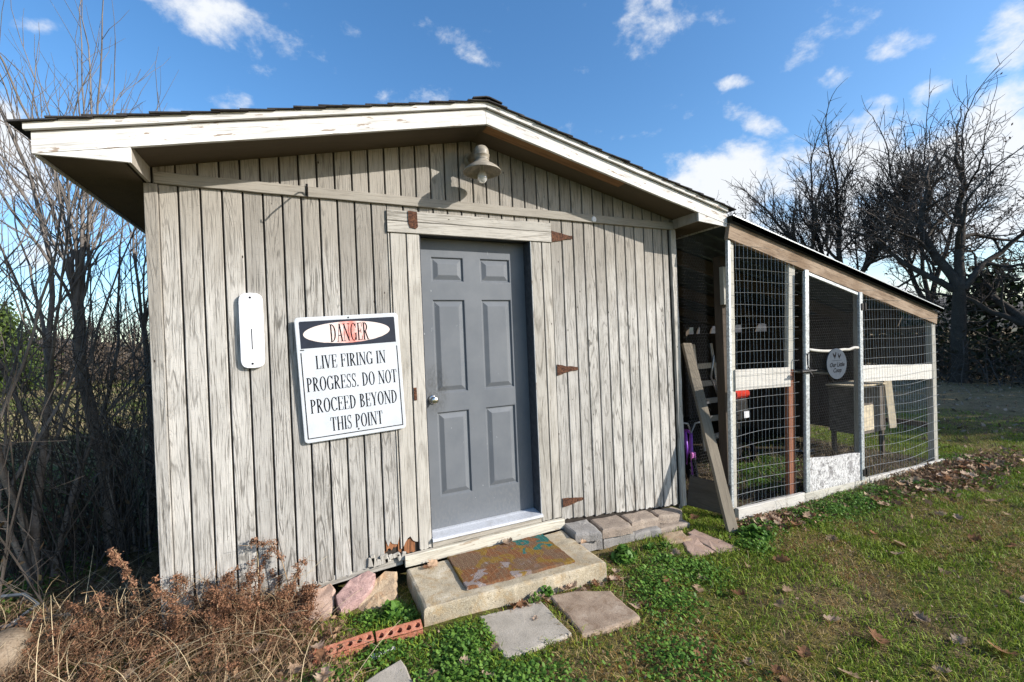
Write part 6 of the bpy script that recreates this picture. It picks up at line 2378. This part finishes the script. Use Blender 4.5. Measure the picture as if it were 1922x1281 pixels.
# undergrowth below the oaks, and the woods beyond the field on the left
mb = MB()
r = random.Random(95)
for k in range(1500):
    x, y = r.uniform(15.8, 26.0), r.uniform(-5.5, 8.5)
    if y > 0.36 * (x - 17) + 5.2:
        continue
    L = r.uniform(0.6, 1.9)
    pts, dd = wander(Vector((x, y, Z(x, y) - 0.05)), Vector((r.gauss(0, .4), r.gauss(0, .4), 1)), L, 4, 0.14, 0.0, r)
    rd = r.uniform(0.006, 0.018)
    mb.tube(pts, [rd, rd * .8, rd * .6, rd * .4, rd * .2], 3, cap=False)
    for q in range(3):
        a = r.uniform(0, 6.28)
        p2, _ = wander(pts[r.randint(1, 3)], Vector((math.cos(a), math.sin(a), r.uniform(0, 1))), r.uniform(0.3, 0.9), 2, 0.2, 0, r)
        mb.tube(p2, [rd * .5, rd * .35, rd * .15], 3, cap=False)
tag(obj('undergrowth', mb, M_twig), kind='stuff')
g = np.random.default_rng(96)
n = 26000
x, y = g.uniform(16.0, 27.0, n), g.uniform(-6, 8.5, n)
k = y < 0.36 * (x - 17) + 5.0
x, y = x[k], y[k]
z = zg(x, y) + g.beta(1.1, 1.6, len(x)) * (1.1 + 1.1 * vnoise(x, y, 0.45, 8))
C = lerp_col((0.020, 0.022, 0.012), (0.075, 0.055, 0.035), g.random(len(x)))
v, f, c = flakes(x, y, z, g.uniform(0.03, 0.085, len(x)), C, g)
tag(link('undergrowth_leaves', np_mesh('undergrowth_leaves', v, f, c, M_treeleaf)), kind='stuff')


def evergreen(name, label, x0, y0, h, rad, n, seed, group=None, cols=((0.016, 0.028, 0.012), (0.055, 0.075, 0.025)), sz=(0.06, 0.14)):
    g = np.random.default_rng(seed)
    z0 = Z(x0, y0)
    th = thing(name, label, 'tree', (x0, y0, z0), group)
    obj('trunk', MB().tube([(x0, y0, z0 - 0.1), (x0 + 0.05, y0, z0 + h * 0.5), (x0, y0, z0 + h * 0.95)], [rad * 0.09, rad * 0.06, 0.02], 7), M_bark, th, smooth=True)
    # clumps on an uneven cone
    nc = 90
    u = g.random(nc) ** 0.8
    a = g.uniform(0, 6.28, nc)
    rr_ = rad * (1 - u) ** 0.75 * g.uniform(0.45, 1.05, nc)
    cx, cy, cz = x0 + np.cos(a) * rr_, y0 + np.sin(a) * rr_, z0 + 0.25 + u * (h - 0.3)
    i = g.integers(0, nc, n)
    s = rad * 0.20
    x, y, z = cx[i] + g.normal(0, s, n), cy[i] + g.normal(0, s, n), cz[i] + g.normal(0, s * 0.8, n)
    k = z > z0 + 0.05
    x, y, z = x[k], y[k], z[k]
    C = lerp_col(cols[0], cols[1], np.clip(g.random(len(x)) * 0.7 + 0.3 * (i[k] % 7) / 7, 0, 1))
    v, f, c = flakes(x, y, z, g.uniform(sz[0], sz[1], len(x)), C, g)
    link('crown', np_mesh('crown', v, f, c, M_evleaf), th)


evergreen('evergreen_bush', 'rounded green cedar bush beyond the field at the left edge', -12.0, 24.5, 3.6, 1.9, 9000, 101, cols=((0.03, 0.055, 0.012), (0.10, 0.14, 0.03)))
evergreen('evergreen_tree', 'dark ivy-clad evergreen mass behind the forked oak', 19.6, 3.2, 3.1, 1.5, 1800, 102)
evergreen('evergreen_tree', 'low dark evergreen right behind the end of the coop', 21.5, 6.1, 2.4, 1.4, 1800, 103)
evergreen('evergreen_tree', 'dark evergreen at the right edge behind the leaning oak', 21.5, 1.8, 3.6, 1.6, 2000, 104)
# a row of cedars beyond the right edge of the frame; their shade falls across the far lawn
for i, (x, y, h, rd) in enumerate(((21.5, -6.2, 7.5, 2.4), (23.5, -9.3, 8.5, 2.7), (25.6, -6.6, 8.5, 2.7), (19.8, -8.6, 6.6, 2.3), (26.5, -12.6, 9.0, 2.8), (28.5, -9.5, 9.0, 2.8), (23.0, -13.5, 8.0, 2.6), (28.0, -3.6, 8.0, 2.6))):
    evergreen('cedar_tree', 'dense dark cedar in the row beyond the right edge', x, y, h, rd, 2600, 110 + i, 'cedars right of the frame', sz=(0.10, 0.24))

g = np.random.default_rng(120)
parts = []
n = 30000
a = np.radians(g.uniform(75, 125, n))
rr_ = g.uniform(34, 52, n)
x, y = 0.8 + rr_ * np.cos(a), -3 + rr_ * np.sin(a)
hmax = 2.0 + 2.2 * vnoise(x, y, 0.16, 9)
z = zg(x, y) + g.beta(1.1, 1.5, n) * hmax
C = lerp_col((0.055, 0.042, 0.03), (0.17, 0.13, 0.095), g.random(n))
parts.append(flakes(x, y, z, g.uniform(0.05, 0.16, n), C, g))
v, f, c = join(parts)
tag(link('field_edge_brush', np_mesh('field_edge_brush', v, f, c, M_treeleaf)), kind='stuff')
mb = MB()
r = random.Random(121)
for k in range(420):
    a, q = math.radians(r.uniform(75, 125)), r.uniform(36, 54)
    x, y = 0.8 + q * math.cos(a), -3 + q * math.sin(a)
    h = r.uniform(3.0, 6.5)
    pts, dd = wander(Vector((x, y, Z(x, y) - 0.1)), Vector((0, 0, 1)), h, 4, 0.08, 0.2, r)
    mb.tube(pts, [0.08, 0.06, 0.045, 0.03, 0.01], 3, cap=False)
    for q in range(6):
        i = r.randint(1, 3)
        aa = r.uniform(0, 6.28)
        p2, _ = wander(pts[i], Vector((math.cos(aa), math.sin(aa), 1.0)), h * 0.35, 3, 0.15, 0.2, r)
        mb.tube(p2, [0.03, 0.02, 0.014, 0.006], 3, cap=False)
tag(obj('far_wood', mb, M_twig), kind='stuff')

# dry grass of the field on the left
n = 60000
g = np.random.default_rng(130)
a = np.radians(g.uniform(88, 128, n))
rr_ = 7 + 26 * g.random(n) ** 1.4
x, y = 0.8 + rr_ * np.cos(a), -3 + rr_ * np.sin(a)
k = ~((x > -0.3) & (y < 4.5))
x, y = x[k], y[k]
gr = vnoise(x, y, 0.35, 12) * 0.6 + vnoise(x, y, 1.3, 13) * 0.4
isg = g.random(len(x)) < np.clip((gr - 0.42) * 5, 0.05, 0.9)
tt = g.random(len(x))
C = np.where(isg[:, None], lerp_col((0.07, 0.10, 0.02), (0.15, 0.19, 0.045), tt), lerp_col((0.20, 0.155, 0.08), (0.38, 0.31, 0.18), tt))
sc = np.hypot(x - 0.8, y + 3) / 10
V, F, C = blades(x, y, g, 0.05 * (0.7 + sc * 0.5), 0.008 * (0.6 + sc), 1.0, C, 'field')
tag(link('field_grass', np_mesh('field_grass', V, F, C, M_grass)), kind='stuff')
